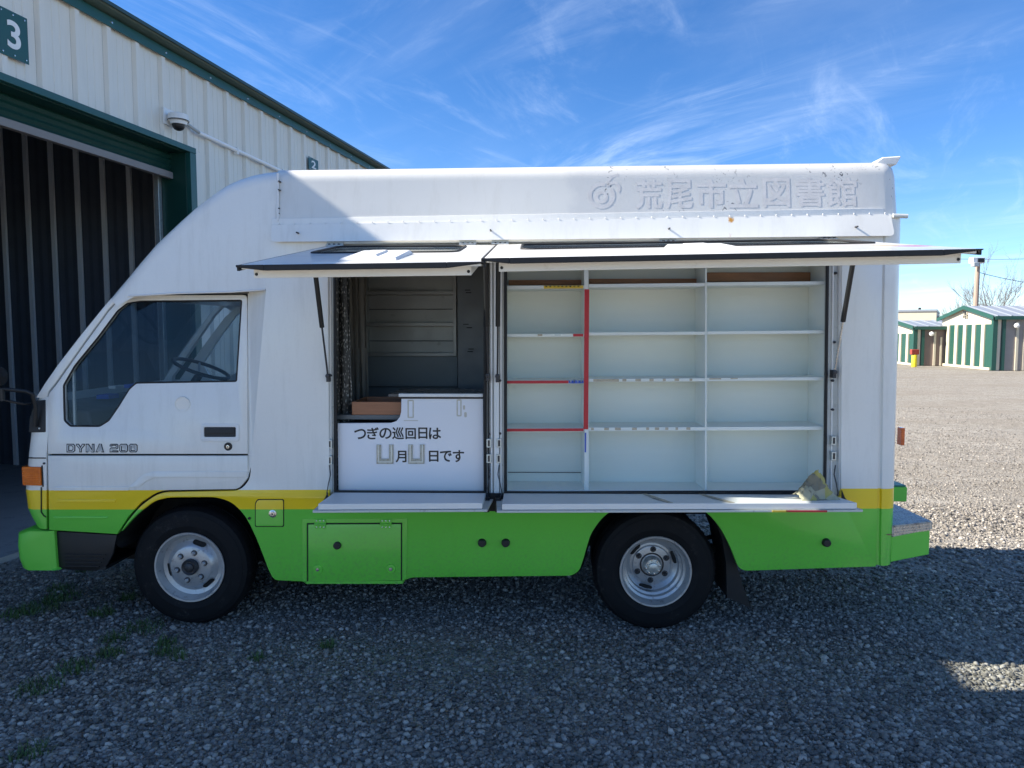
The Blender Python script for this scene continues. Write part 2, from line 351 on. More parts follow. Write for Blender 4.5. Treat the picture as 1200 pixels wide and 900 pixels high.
# ================================================================== GROUND
def gravel_material(tone=False):
    m, N, L, b = newmat('gravel' + ('_stones' if tone else '_ground'))
    geo = N.new('ShaderNodeNewGeometry'); pos = geo.outputs['Position']
    big = noise(N, L, 0.35, 6, 0.6, pos); streak = noise(N, L, 0.6, 6, 0.6, pos, (0.35, 1.4, 1))
    def sc(c, f): return tuple(x * f for x in c)
    A, B = (0.20, 0.185, 0.165), (0.33, 0.31, 0.28)
    if tone:
        at = N.new('ShaderNodeAttribute'); at.attribute_name = 'tone'
        c = mixc(N, L, at.outputs['Fac'], (0.040, 0.037, 0.034), (0.72, 0.655, 0.57))
        fine = noise(N, L, 160, 5, 0.6, pos)
        c = mixc(N, L, mathn(N, L, 'MULTIPLY', fine, 0.5), c, (0.16, 0.15, 0.14))
        c = mixc(N, L, ramp(N, L, big, 0.45, 0.7, 0, 0.25), c, (0.14, 0.13, 0.115))
        bump(N, L, b, fine, 0.4, 0.004)
    else:
        vo = N.new('ShaderNodeTexVoronoi'); vo.inputs['Scale'].default_value = 58; L.new(pos, vo.inputs[0])
        sepc = N.new('ShaderNodeSeparateColor'); L.new(vo.outputs['Color'], sepc.inputs[0])
        c = mixc(N, L, sepc.outputs[0], (0.12, 0.108, 0.09), (0.54, 0.50, 0.43))
        v2 = N.new('ShaderNodeTexVoronoi'); v2.inputs['Scale'].default_value = 9; L.new(pos, v2.inputs[0])
        s2 = N.new('ShaderNodeSeparateColor'); L.new(v2.outputs['Color'], s2.inputs[0])
        c = mixc(N, L, 0.35, c, mixc(N, L, s2.outputs[1], (0.20, 0.18, 0.15), (0.44, 0.405, 0.35)))
        c = mixc(N, L, ramp(N, L, streak, 0.42, 0.62, 0, 0.55), c, (0.27, 0.235, 0.185))
        c = mixc(N, L, ramp(N, L, noise(N, L, 1.3, 7, 0.65, pos), 0.5, 0.75, 0, 0.35), c, (0.44, 0.41, 0.36))
        d = ramp(N, L, vo.outputs['Distance'], 0.0, 0.6, 1, 0)
        bump(N, L, b, d, 1.0, 0.02)
    L.new(c, b.inputs['Base Color']); b.inputs['Roughness'].default_value = 0.85; b.inputs['Specular IOR Level'].default_value = 0.25
    return m
def hgt(x, y):
    return 0.010 * (np.sin(x * 1.7 + 0.4) * np.cos(y * 1.3 + 1.0) + 0.6 * np.sin(x * 4.1 + y * 3.3) + 0.4 * np.sin(y * 6.3 - x * 2.2)) - 0.012
def ground():
    xs = np.concatenate([[-700, -200, -60, -20, -9], np.arange(-6, 9.01, 0.25), [12, 20, 60, 200, 700]])
    ys = np.concatenate([[-700, -200, -60, -20, -9], np.arange(-5, 13.01, 0.25), [20, 60, 200, 700]])
    X, Y = np.meshgrid(xs, ys); Z = hgt(X, Y)
    far = (X < -6) | (X > 9) | (Y < -5) | (Y > 13); Z[far] = -0.02
    mb = MB(); mb.grid([[(X[i, j], Y[i, j], Z[i, j]) for j in range(len(xs))] for i in range(len(ys))])
    o = mb.build('ground', gravel_material(), recalc=False); o['kind'] = 'structure'
ground()
def stones():
    g = (1 + 5 ** 0.5) / 2
    V = np.array([(-1, g, 0), (1, g, 0), (-1, -g, 0), (1, -g, 0), (0, -1, g), (0, 1, g), (0, -1, -g), (0, 1, -g), (g, 0, -1), (g, 0, 1), (-g, 0, -1), (-g, 0, 1)]) / 1.9
    F = np.array([(0, 11, 5), (0, 5, 1), (0, 1, 7), (0, 7, 10), (0, 10, 11), (1, 5, 9), (5, 11, 4), (11, 10, 2), (10, 7, 6), (7, 1, 8), (3, 9, 4), (3, 4, 2), (3, 2, 6), (3, 6, 8), (3, 8, 9), (4, 9, 5), (2, 4, 11), (6, 2, 10), (8, 6, 7), (9, 8, 1)])
    rng = np.random.default_rng(5)
    pts = []
    def scatter(n, y0, y1, xa, xb, smin, smax):
        Yc = rng.uniform(y0, y1, n); X = rng.uniform(-1, 1, n) * (0.80 * (Yc + CAM_D)) ; k = (X > xa) & (X < xb) & ((X - 0.216 * Yc) > -4.25)
        thin = 0.5 + 0.28 * np.sin(X * 1.9 + 0.6 * np.sin(Yc * 2.3)) + 0.22 * np.sin(Yc * 3.1 + 1.2 * np.sin(X * 1.3)) + rng.normal(0, .12, n)
        k &= rng.random(n) < np.clip(0.45 + thin, 0.35, 1)
        s = smin + (smax - smin) * rng.random(n) ** 2.6
        pts.append(np.stack([X[k], Yc[k], s[k]], 1))
    scatter(82000, -2.0, 1.0, -9, 9, 0.006, 0.019)
    scatter(17000, 1.0, 3.2, -9, 9, 0.009, 0.022)
    scatter(26000, 2.0, 6.0, 1.2, 9, 0.0065, 0.016)
    scatter(16000, 6.0, 9.0, 2.4, 9, 0.007, 0.015); scatter(7000, 9.0, 13.0, 3.8, 11, 0.008, 0.015)
    scatter(700, -2.0, 2.5, -9, 9, 0.019, 0.027)
    A = np.concatenate(pts); n = len(A)
    q = rng.normal(size=(n, 4)); q /= np.linalg.norm(q, axis=1)[:, None]
    w, x, y, z = q.T
    Rm = np.stack([1 - 2 * (y * y + z * z), 2 * (x * y - z * w), 2 * (x * z + y * w), 2 * (x * y + z * w), 1 - 2 * (x * x + z * z), 2 * (y * z - x * w), 2 * (x * z - y * w), 2 * (y * z + x * w), 1 - 2 * (x * x + y * y)], 1).reshape(n, 3, 3)
    base = V[None] * rng.uniform(0.72, 1.2, (n, 12, 1)) * rng.uniform(0.6, 1.25, (n, 1, 3))
    P = np.einsum('nij,nkj->nki', Rm, base) * A[:, 2][:, None, None]
    P[:, :, 2] *= 0.74
    P[:, :, 0] += A[:, 0][:, None]; P[:, :, 1] += A[:, 1][:, None]
    P[:, :, 2] += (hgt(A[:, 0], A[:, 1]) + A[:, 2] * rng.uniform(0.05, 0.5, n))[:, None]
    me = bpy.data.meshes.new('gravel'); nv = n * 12; nf = n * 20
    me.vertices.add(nv); me.vertices.foreach_set('co', P.astype('f').ravel())
    me.loops.add(nf * 3); me.polygons.add(nf)
    idx = (F[None] + (np.arange(n) * 12)[:, None, None]).astype('i').ravel()
    me.loops.foreach_set('vertex_index', idx); me.polygons.foreach_set('loop_start', np.arange(0, nf * 3, 3, dtype='i')); me.polygons.foreach_set('loop_total', np.full(nf, 3, 'i'))
    me.update(calc_edges=True)
    at = me.attributes.new('tone', 'FLOAT', 'POINT'); tone = np.clip(rng.beta(1.6, 3.0, n) + (rng.random(n) < 0.04) * 0.35, 0, 1)
    at.data.foreach_set('value', np.repeat(tone, 12).astype('f'))
    me.materials.append(gravel_material(True))
    o = bpy.data.objects.new('gravel', me); COL.objects.link(o); o['kind'] = 'stuff'; o['label'] = 'loose grey crushed stone covering the yard round the truck'; o['category'] = 'gravel'
stones()
def grass():
    rng = random.Random(3); mb = MB()
    spots = [(40, 716, .17), (20, 722, .12), (72, 690, .12), (60, 705, .1), (45, 808, .13), (90, 785, .11), (128, 768, .09), (133, 750, .09), (195, 762, .10), (170, 735, .14), (195, 752, .07), (120, 720, .09), (100, 668, .07), (75, 700, .12), (210, 770, .05), (385, 757, .05), (300, 770, .05), (35, 885, .09), (150, 700, .08)]
    for px, py, r in spots:
        c = G(px, py); r *= .78
        for i in range(int(270 * r / 0.1)):
            a = rng.random() * 6.28; d = r * math.sqrt(rng.random()); x = c.x + d * math.cos(a) * 1.2; y = c.y + d * math.sin(a)
            if rng.random() < (d / r) * 0.6: continue
            z = float(hgt(x, y)) + 0.004; h = rng.uniform(0.012, 0.055); t = rng.random() * 6.28; w = rng.uniform(0.0015, 0.003); l = rng.uniform(0.3, 1.2) * h
            dx, dy = math.cos(t), math.sin(t); nx, ny = -dy * w, dx * w
            mb.add([(x - nx, y - ny, z), (x + nx, y + ny, z), (x + dx * l * .4 + nx * .7, y + dy * l * .4 + ny * .7, z + h * .7), (x + dx * l * .4 - nx * .7, y + dy * l * .4 - ny * .7, z + h * .7), (x + dx * l, y + dy * l, z + h)], [(0, 1, 2, 3), (3, 2, 4)])
    m = M('grass_blades', (0.065, 0.12, 0.028), 0.6, var=0.5, scale=14)
    o = mb.build('grass', m, recalc=False); o['kind'] = 'stuff'; o['label'] = 'short green grass tufts growing through the gravel'; o['category'] = 'grass'
grass()

# ================================================================== STORAGE BUILDING ON THE LEFT
WD = Vector((0.2111, 0.9775, 0)); WN = Vector((0.9775, -0.2111, 0)); WO = Vector((-4.281, 0, 0))
def WL(px, py, inward=0.0):
    """picture point -> (s along wall, z) on the wall plane shifted inward"""
    d = ray(px, py); o = WO - WN * inward; t = (o - CAMP).dot(WN) / d.dot(WN); p = CAMP + d * t - WO
    return p.dot(WD), p.z
def ribbed_cream():
    m, N, L, b = newmat('cream_sheet_metal')
    n = noise(N, L, 6, 5, 0.6, stretch=(9, 9, 0.5)); n2 = noise(N, L, 1.2, 4)
    c = mixc(N, L, n, (0.68, 0.65, 0.57), (0.80, 0.77, 0.69)); c = mixc(N, L, ramp(N, L, n2, 0.4, 0.7, 0, 0.3), c, (0.66, 0.61, 0.52))
    L.new(c, b.inputs['Base Color']); b.inputs['Roughness'].default_value = 0.45; bump(N, L, b, n, 0.1, 0.004); return m
CREAM = ribbed_cream()
TEAL = M('teal_trim', (0.013, 0.080, 0.070), 0.35, var=0.12, scale=5)
DTEAL = M('door_green', (0.007, 0.048, 0.038), 0.4, var=0.15, scale=4)
GUTTER = M('weathered_gutter', (0.055, 0.085, 0.065), 0.5, var=0.2, scale=3, stretch=(1, 1, 4))
GUTTER_D = M('gutter_lip', (0.020, 0.055, 0.055), 0.4)
CONC = M('concrete', (0.36, 0.35, 0.33), 0.85, var=0.2, scale=2.5, bmp=0.2, bscale=30, dirt=(0.12, 0.115, 0.10))
INDARK = M('dark_blue_partition', (0.085, 0.098, 0.12), 0.5, var=0.2, scale=5)
INLIGHT = M('white_batten', (0.90, 0.90, 0.89), 0.5, var=0.04)
def building():
    bl = thing('storage_building', 'large cream ribbed metal storage building with teal trim and open bay door 3', 'building', WO, math.atan2(WD.y, WD.x))
    e1, e2 = WL(85, 0), WL(440, 197); HE = (e1[1] + e2[1]) / 2
    d1, d2 = WL(3, 91), WL(217, 171); HD = (d1[1] + d2[1]) / 2; SR = d2[0]; SL = SR - 3.66
    print('wall', e1, e2, 'door', d1, d2)
    pitch = 0.362
    r0 = WL(83, 3)[0]
    i0 = -11; i1 = 67
    def panel(s0, n, z0, z1):
        sec = []
        for k in range(n):
            a = s0 + k * pitch
            sec += [(a, 0), (a + .020, -.034), (a + .070, -.034), (a + .092, 0)]
            for q in (0.165, 0.245): sec += [(a + q, 0), (a + q + .006, -.005), (a + q + .014, -.005), (a + q + .020, 0)]
        sec.append((s0 + n * pitch - 0.0015, 0))
        mb = MB(); mb.grid([[(x, y, z0) for x, y in sec], [(x, y, z1) for x, y in sec]]); return mb
    for i in range(i0, i1, 3):
        s0 = r0 + i * pitch - 0.02; s1 = s0 + 3 * pitch
        if s1 <= SL - 0.1 or s0 >= SR + 0.1:
            panel(s0, 3, 0.0, HE + .02).build('wall_panel', CREAM, bl, recalc=False, angle=15)
        else:
            for k in range(3):
                a = s0 + k * pitch
                zz = HD if (a + pitch > SL and a < SR) else 0.0
                if zz:
                    panel(a, 1, HD, HE + .02).build('wall_panel', CREAM, bl, recalc=False, angle=15)
                    if a < SR < a + pitch - .1: MB().add([(SR + .1, 0, 0), (a + pitch, 0, 0), (a + pitch, 0, HD), (SR + .1, 0, HD)], [(0, 1, 2, 3)]).build('wall_panel', CREAM, bl)
                    if a < SL < a + pitch and SL - .1 > a: MB().add([(a, 0, 0), (SL - .1, 0, 0), (SL - .1, 0, HD), (a, 0, HD)], [(0, 1, 2, 3)]).build('wall_panel', CREAM, bl)
                else: panel(a, 1, 0.0, HE + .02).build('wall_panel', CREAM, bl, recalc=False, angle=15)
    S0, S1 = r0 + i0 * pitch, r0 + i1 * pitch
    bk = MB(); bk.box(S0, SL - .05, .05, .16, 0, HE).box(SR + .08, S1, .05, .16, 0, HE).box(SL - .05, SR + .08, .05, .16, HD + .10, HE)
    bk.build('wall_liner', INDARK, bl)
    mb = MB(); mb.box(S0, S1, -.050, -.036, HE - .095, HE); mb.build('eave_trim', TEAL, bl, 0.004)
    g = MB(); sec = [(-.036, HE + .002), (-.10, HE + .002), (-.14, HE + .02), (-.15, HE + .04), (-.16, HE + .042), (-.16, HE + .055), (-.12, HE + .055), (.05, HE + .06)]
    g.grid([[(S0, y, z) for y, z in sec], [(S1, y, z) for y, z in sec]]); g.build('gutter', GUTTER, bl, recalc=False)
    lip = MB(); lip.box(S0, S1, -.172, -.157, HE + .030, HE + .062); lip.build('gutter_lip', GUTTER_D, bl)
    sc = MB()
    for i in range(i0, i1, 2): sc.lathe([(.0, -.058), (.010, -.057), (.012, -.050)], (r0 + i * pitch + .045, 0, HE - .05), 8)
    o = sc.build('trim_screws', CHROME, bl); o['kind'] = 'stuff'
    D = 9.5
    rf = MB(); rf.hexa([(S0 - .2, -.11, HE + .065), (S1 + .2, -.11, HE + .065), (S1 + .2, D / 2, HE + .065 + D / 2 * .06), (S0 - .2, D / 2, HE + .065 + D / 2 * .06)],
                       [(S0 - .2, -.11, HE + .095), (S1 + .2, -.11, HE + .095), (S1 + .2, D / 2, HE + .095 + D / 2 * .06), (S0 - .2, D / 2, HE + .095 + D / 2 * .06)])
    rf.hexa([(S0 - .2, D / 2, HE + .065 + D / 2 * .06), (S1 + .2, D / 2, HE + .065 + D / 2 * .06), (S1 + .2, D + .1, HE + .065), (S0 - .2, D + .1, HE + .065)],
            [(S0 - .2, D / 2, HE + .095 + D / 2 * .06), (S1 + .2, D / 2, HE + .095 + D / 2 * .06), (S1 + .2, D + .1, HE + .095), (S0 - .2, D + .1, HE + .095)])
    rf.build('roof', GREYM, bl)
    w = MB(); w.box(S0, S1, D - .1, D, 0, HE + .05).box(S0, S0 + .1, .16, D - .1, 0, HE + .06).box(S1 - .1, S1, .16, D - .1, 0, HE + .06); w.build('rear_wall', CREAM, bl)
    # trim of the door
    t = MB(); t.box(SL - .10, SR + .10, -.060, .0, HD - .055, HD + .005).box(SR - .0, SR + .10, -.058, .0, 0, HD - .056).box(SL - .10, SL, -.058, .0, 0, HD - .056)
    t.build('door_trim', TEAL, bl, 0.004)
    jd = .30
    j = MB(); j.box(SR - .002, SR + .07, .001, jd, .02, HD - .06).box(SL - .07, SL + .002, .001, jd, .02, HD - .06).box(SL - .07, SR + .07, .001, jd + .1, HD - .06, HD + .09)
    j.build('door_jamb', DTEAL, bl, 0.003)
    b1 = WL(197, 203, jd * .6); b2 = WL(2, 156, jd * .6); print('bar', b1, b2); HB = (b1[1] + b2[1]) / 2
    cur = MB(); z = HD - .05
    while z > HB + .06:
        cur.add([(SL, jd * .6 + .012, z), (SR, jd * .6 + .012, z), (SR, jd * .6 - .006, z - .03), (SL, jd * .6 - .006, z - .03), (SR, jd * .6 + .012, z - .06), (SL, jd * .6 + .012, z - .06)], [(0, 1, 2, 3), (3, 2, 4, 5)]); z -= .06
    cu = cur.build('roller_curtain', DTEAL, bl, recalc=False); 
    MB().box(SL, SR - .01, jd * .6 - .03, jd * .6 + .03, HB, HB + .07).build('bottom_bar', M('bar_grey', (.24, .22, .21), .6), bl, 0.005)
    MB().box(SR - .055, SR - .004, jd + .002, jd + .06, .02, HD - .06).build('guide_rail', ALU, bl, 0.004)
    # interior
    MB().box(S0 + .1, S1 - .1, .0, D - .1, -.2, .035).build('floor_slab', CONC, bl)
    sp = 4.62
    p = MB(); q = .38
    y = .16; sec = []
    while y < D - .1:
        for a in (0, .12, .25):
            sec += [(sp, y + a), (sp, y + a + .05), (sp + .02, y + a + .055), (sp + .02, y + a + .062)]
        y += q
    p.grid([[(x, yy, .035) for x, yy in sec], [(x, yy, HE + .1) for x, yy in sec]]); p.build('partition', INDARK, bl, recalc=False, angle=15)
    y = .30
    while y < D - .3:
        MB().box(sp - .035, sp - .003, y, y + .062, .035, HE).build('batten', INLIGHT, bl, 0.004); y += q
    MB().box(SL - .7, SL - .6, .16, D - .1, .03, HE).build('partition', INDARK, bl)
    MB().box(SL - .6, sp, .16, D - .1, HE - .25, HE - .2).build('ceiling', INDARK, bl)
    # number plates
    def sign(box, chars, cbox, label):
        a = WL(box[0], box[3], -.045); b = WL(box[2], box[1], -.045)
        lo = (a[0] + WL(box[0], box[3])[0] * 0); sn = thing('number_sign', label, 'sign', WO + WD * a[0] + WN * .04 + Vector((0, 0, a[1])), math.atan2(WD.y, WD.x))
        w = b[0] - a[0]; zt = b[1]
        # the four corners follow the wall: the height is taken at the right edge
        zb = WL(box[2], box[4], -.045)[1]; sn.location.z = zb; h = zt - zb
        plate('sign_plate', TEAL, sn, rect(0, 0, w, h), t=.004, y0=-.004)
        c0 = (cbox[0] * w, cbox[1] * h)
        text('numeral', chars, WHITE, sn, lambda u, v, q_: (c0[0] + u, -.006 - q_, c0[1] + v), (w * cbox[2], h * cbox[3]), 0.02, .001)
        for sx in (.1, .5, .9):
            for sz in (.07, .93):
                MB().lathe([(0, -.010), (.006, -.009), (.007, -.004)], (sx * w, 0, sz * h), 8).build('screw', CHROME, sn)
        return sn
    sign((0, 22, 31.8, 62, 75), '3', (.27, .2, .46, .60), 'teal plate with white numeral 3 above the open bay door')
    sign((362, 188.5, 373, 199, 203), '2', (.27, .2, .46, .60), 'small far teal plate with white numeral 2 low by the truck roof')
    # dome camera and its conduit
    s, z = WL(203, 142, -.08)
    cm = thing('dome_camera', 'white dome security camera on the cream wall', 'camera', WO + WD * s + WN * .0 + Vector((0, 0, z)), math.atan2(WD.y, WD.x))
    MB().box(-.10, .07, -.05, -.03, -.05, .12).build('wall_bracket', WHITE, cm, 0.008)
    MB().lathe([(0, .075), (.05, .075), (.095, .06), (.10, .035), (.10, .0), (.085, -.01), (.08, -.03), (.078, -.04), (0, -.04)], (0, -.14, 0), 28, 'z').build('housing', WHITE, cm)
    MB().lathe([(.102, .004), (.104, 0), (.102, -.006)], (0, -.14, 0), 28, 'z').build('seam_ring', BLACK, cm)
    MB().lathe([(.062, -.040), (.060, -.06), (.045, -.085), (.02, -.098), (0, -.10)], (0, -.14, 0), 24, 'z').build('lens_dome', BLACK, cm)
    c1 = WL(219, 148, -.06); c2 = WL(233, 155.5, -.06); c3 = WL(322, 197, -.06)
    cc = thing('conduit', 'white conduit pipe running from the dome camera along the wall', 'pipe', WO, math.atan2(WD.y, WD.x))
    c9 = (c3[0] + (c3[0] - c2[0]) * .8, c3[1] + (c3[1] - c2[1]) * .8)
    MB().tube([(c2[0], -.06, c2[1]), (c9[0], -.06, c9[1])], .021, 10).build('pipe', INLIGHT, cc)
    MB().tube([(c1[0] - .05, -.08, c1[1] + .02), (c2[0] + .02, -.06, c2[1])], .018, 10).build('flexible_sleeve', GREYM, cc)
    for k in (.25, .62, .95):
        x = c2[0] + (c9[0] - c2[0]) * k; zz = c2[1] + (c9[1] - c2[1]) * k
        MB().box(x - .015, x + .015, -.084, -.034, zz - .05, zz + .03).build('clamp', WHITE, cc, .003)
building()

# ================================================================== THE TRUCK
TR = thing('library_truck', 'white mobile library truck with green skirt, yellow stripe and open awning doors', 'truck', (0, 0, 0), THETA)
W_ = 1.69
zc = T(172, 533).z                                        # crease of the cab door
zt345 = T(290, 345, 0.08).z; KL = 0.10 / (zt345 - zc)      # lean of the upper cab
def PL(pts): return P2(pts, 0.0, KL, zc)
# ---- box side with its big opening
outline = [(138.7, 627), (151.5, 608), (166, 591.5), (187.5, 577), (281, 575), (293, 562), (294.2, 540), (311.5, 338), (317, 284), (318.5, 256), (1036, 244),
           (1032, 400), (1029, 560), (1026.5, 664), (873.5, 669), (868, 667), (864.5, 663), (855, 638.5), (843.7, 617.8), (832.4, 604.5), (819, 594), (800, 588.5), (760, 587), (732, 590), (713.4, 600.7), (704, 609), (692.7, 625), (688, 640), (683.5, 656), (679, 669), (670, 674.8), (482, 676.8), (472, 681), (362.7, 682), (323, 680), (319, 676.5), (314.7, 668), (301, 632), (288, 605), (272, 588.5), (253, 582.5), (197, 583), (181, 587), (160, 603)]
hole = P2([(384, 286), (986.5, 280), (985.5, 583), (386, 583)])
plate('side_wall', PAINT, TR, rnd(P2(outline), [0 if 8 <= i <= 13 else .055 for i in range(len(outline))], 4), [rnd(hole, .02)], 0, .028, bev=.003)
# far side wall, plain
pf = [(x, z) for x, z in P2([(138, 627), (294, 540), (311.5, 338), (317, 284), (318.5, 256), (1036, 244), (1026.5, 664), (873, 669), (832, 604), (760, 587), (704, 609), (670, 675), (323, 680), (288, 605), (253, 582), (197, 583), (160, 603)])]
plate('far_side_wall', PAINT, TR, pf, (), W_ - .028, .028)
# ---- roof shell with rounded edges
def roof_shell():
    xl0, xr0 = T(321, 230).x, T(1059, 220).x
    def zt(x): a = T(325, 199.3, .10); b = T(1040, 190.0, .10); return a.z + (b.z - a.z) * (x - a.x) / (b.x - a.x)
    def zb(x): a = T(318, 262); b = T(1046, 250); return a.z + (b.z - a.z) * (x - a.x) / (b.x - a.x) - .01
    global UPY
    def UPY(x, z): return .035 * max(0.0, z - zb(x)) / (zt(x) - .09 - zb(x))
    rows = []
    for x, ins in [(xl0 + (xr0 - .1 - xl0) * k_ / 22, 0) for k_ in range(22)] + [(xr0 - .10, 0), (xr0 - .06, .006), (xr0 - .03, .02), (xr0 - .01, .045), (xr0, .085)]:
        t, b_ = zt(x) - ins * .8, zb(x); h = [(ins, b_), (.035 * .5 + ins, (b_ + t - .09) / 2), (.035 + ins, t - .09)]
        for k in range(1, 8):
            a = k / 8 * math.pi / 2; h.append((.035 + ins + .085 * (1 - math.cos(a)), t - .09 + .09 * math.sin(a)))
        h += [(.13 + ins, t), (.5, t + .012), (W_ / 2, t + .02)]
        full = h + [(W_ - y, z) for y, z in h[-2::-1]]
        rows.append([(x, y, z) for y, z in full])
    mb = MB(); mb.grid(rows); n = len(rows[0]); mb.f.append(tuple(len(mb.v) - n + j for j in range(n)))
    mb.build('roof_shell', UPPER, TR, angle=50)
roof_shell()
# roof spoiler lip at the rear
a, b, c, d = T(1022, 191, .15), T(1035, 184, .15), T(1057, 182.5, .15), T(1051, 191, .15)
MB().hexa([(a.x, .15, a.z - .01), (d.x, .15, d.z - .01), (c.x, .15, c.z), (b.x, .15, b.z)], [(a.x, .55, a.z - .01), (d.x, .55, d.z - .01), (c.x, .55, c.z), (b.x, .55, b.z)]).build('roof_air_scoop', WHITE, TR, .008)
# ---- drip strip
st = P2([(317, 263), (1046, 250), (1048, 276.5), (317, 283.5)], -.03)
def strip_fn(u, v, w):
    zt_ = st[0][1] + (st[1][1] - st[0][1]) * (u - st[0][0]) / (st[1][0] - st[0][0]); k = (zt_ - v) / .13
    return (u, -.006 - .030 * max(0, k) + w, v)
plate('drip_flashing', STRIP, TR, rnd(st, [.004, .004, .03, .03]), (), t=.006, fn=strip_fn)
rv = MB()
for i in range(40):
    t_ = (i + .5) / 40; p = T(318 + 728 * t_, 262.6 - 12.7 * t_, -.004); rv.lathe([(0, -.0075), (.0035, -.007), (.005, -.004)], (p.x, p.y, p.z), 7)
o = rv.build('flashing_rivets', WHITE, TR); 
for px, py in ((349, 273), (575, 270), (784, 268), (1003, 266)):
    p = T(px, py, -.03); MB().lathe([(0, -.026), (.004, -.025), (.0055, .0), (.0055, .02)], (p.x, p.y, p.z), 10, cap=True).build('screw', GREASE, TR)
# ridge beam seam with the fairing
p1, p2 = T(325, 203, .02), T(325.5, 259, -.003)
MB().tube([(p1.x, .028, p1.z), (p2.x, .0, p2.z)], .007, 8).build('seam_moulding', WHITE, TR)
for py in (212, 222, 244, 250):
    p = T(324, py, .0); MB().lathe([(0, -.012), (.004, -.01), (.005, .02)], (p.x + .012, p.y + .012, p.z), 7).build('screw', GREASE, TR)
# ---- rear corner post (rounded)
def rear_post():
    rows = []
    for py, xe in ((252, 1060.3), (285, 1059.5), (400, 1057), (520, 1053.5), (590, 1052), (640, 1049.5), (662.5, 1048)):
        a = T(1032 - (py - 240) * 5.5 / 420, py); e = T(xe, py); z = a.z; w = e.x - a.x
        sec = [(a.x, .022), (a.x + .004, .009), (a.x + .020, .007), (a.x + .026, -.006), (a.x + w - .07, -.007)]
        for k in range(1, 7):
            t_ = k / 6 * math.pi / 2; sec.append((a.x + w - .07 + .07 * math.sin(t_), -.007 + .07 * (1 - math.cos(t_))))
        sec += [(e.x, W_ - .07)]
        for k in range(1, 6):
            t_ = k / 5 * math.pi / 2; sec.append((a.x + w - .07 + .07 * math.cos(t_), W_ + .007 - .07 + .07 * math.sin(t_)))
        sec += [(a.x, W_ + .007), (a.x, W_ - .02)]
        rows.append([(x, y, z) for x, y in sec])
    mb = MB(); mb.grid(rows, True); n = len(rows[0]); mb.f.append(tuple(range(n))); mb.f.append(tuple(len(mb.v) - n + j for j in range(n)))
    mb.build('rear_panel', PAINT, TR, angle=40)
rear_post()
pa, pb = T(1046, 253, -.01), T(1063, 253.5, -.01)
MB().tube([(pa.x, -.012, pa.z), (pb.x, -.012, pb.z)], .013, 10).build('gutter_end', FRAMEM, TR)
p = T(1053.5, 511, .10)
MB().box(p.x - .002, p.x + .02, .07, .12, p.z - .052, p.z + .052).build('side_marker_lamp', ORANGE, TR, .004)
# ---- fairing over the cab
def fairing():
    sil = [(131, 348), (140, 337), (150, 325), (165, 306), (181, 287), (196, 272), (211.6, 257), (227, 243), (242, 231), (254, 222), (266, 214.5), (280, 208.5), (296, 203.5), (311, 200.7), (326, 199.3)]
    low = [(326, 262), (318, 284), (311.5, 339), (270, 341.5), (210, 343), (160, 346)]
    S = [Vector(q) for q in P2(sil, .06)]; Lw = [Vector(q) for q in P2(low, 0)]
    nrm = []
    for i in range(len(S)):
        t_ = (S[min(i + 1, len(S) - 1)] - S[max(i - 1, 0)]).normalized(); nrm.append(Vector((-t_.y, t_.x)))
    r = .085; rings = []
    for k in range(7):
        a = k / 6 * math.pi / 2; ins = r * (1 - math.sin(a)); y = r * (1 - math.cos(a)) + .002
        lean = .028
        rings.append([(s.x - n.x * ins, y + lean * max(0, (s.y - n.y * ins - Lw[2].y)) / (S[-1].y - Lw[2].y), s.y - n.y * ins) for s, n in zip(S, nrm)] + [(q.x, y * .35, q.y) for q in Lw])
    far = [[(x, W_ - y, z) for x, y, z in rg] for rg in rings[::-1]]
    mb = MB(); mb.grid(rings + far, True); n = len(rings[0])
    mb.f.append(tuple(range(n))); mb.f.append(tuple(len(mb.v) - n + j for j in range(n)))
    mb.build('roof_fairing', PAINT, TR, angle=60)
    # thin moulding along the lower edge
    e = [T(a, b, -.001) for a, b in ((150, 347), (210, 343.6), (270, 342), (311, 339.4))]
    MB().tube([(q.x, q.y, q.z) for q in e], .006, 6).build('fairing_lip', WHITE, TR)
fairing()
# slanted panel between cab and box
A = T(290.2, 342, 0, KL, zc); B = T(313, 338); C = T(295.5, 540); Dd = T(290.2, 560)
MB().add([(A.x, A.y + .004, A.z), (B.x, .006, B.z), (C.x, .006, C.z), (Dd.x, .006, Dd.z)], [(0, 1, 2, 3)]).build('cab_corner_panel', PAINT, TR, smooth=False)
# ---- cab door
up = [(56, 532), (55.5, 468), (58, 460), (66, 450.5), (100, 402), (128, 364), (139, 352), (150, 347.5), (170, 346), (289.5, 345.5), (290, 532)]
glass = [(74.5, 451.5), (88, 428), (115, 395), (138, 364), (149, 355.5), (165, 352.8), (283.5, 351.8), (277.5, 447), (160, 449), (152, 456), (139, 477), (128, 493), (117, 499.8), (83, 499.6), (76, 493)]
door = plate('cab_door', PAINT, TR, rnd(PL(up), [.0, .02, 0, 0, 0, 0, 0, 0, 0, .03, 0]), [rnd(PL(glass), .012)], 0, .035, KL, zc, bev=.004)
lowd = [(56, 534.2), (290, 534.2), (290.5, 560), (279.5, 573.3), (187, 574.7), (165, 589), (150, 606), (137, 626), (65, 621.5), (57.5, 621)]
plate('door_lower_panel', PAINT, TR, rnd(P2(lowd), [0, 0, .01, .03, .06, 0, 0, 0, 0, .0]), (), -.001, .035, bev=.004)
def frame_loop(pts, r, y0, k, name, mat, parent, rr=.012, off=0.0):
    q = rnd(P2(pts, y0, k, zc), rr); MB().tube([(x, y0 + k * (z - zc) + off, z) for x, z in q], r, 6, closed=True).build(name, mat, parent)
frame_loop(glass, .007, 0.006, KL, 'window_seal', RUBBER, door)
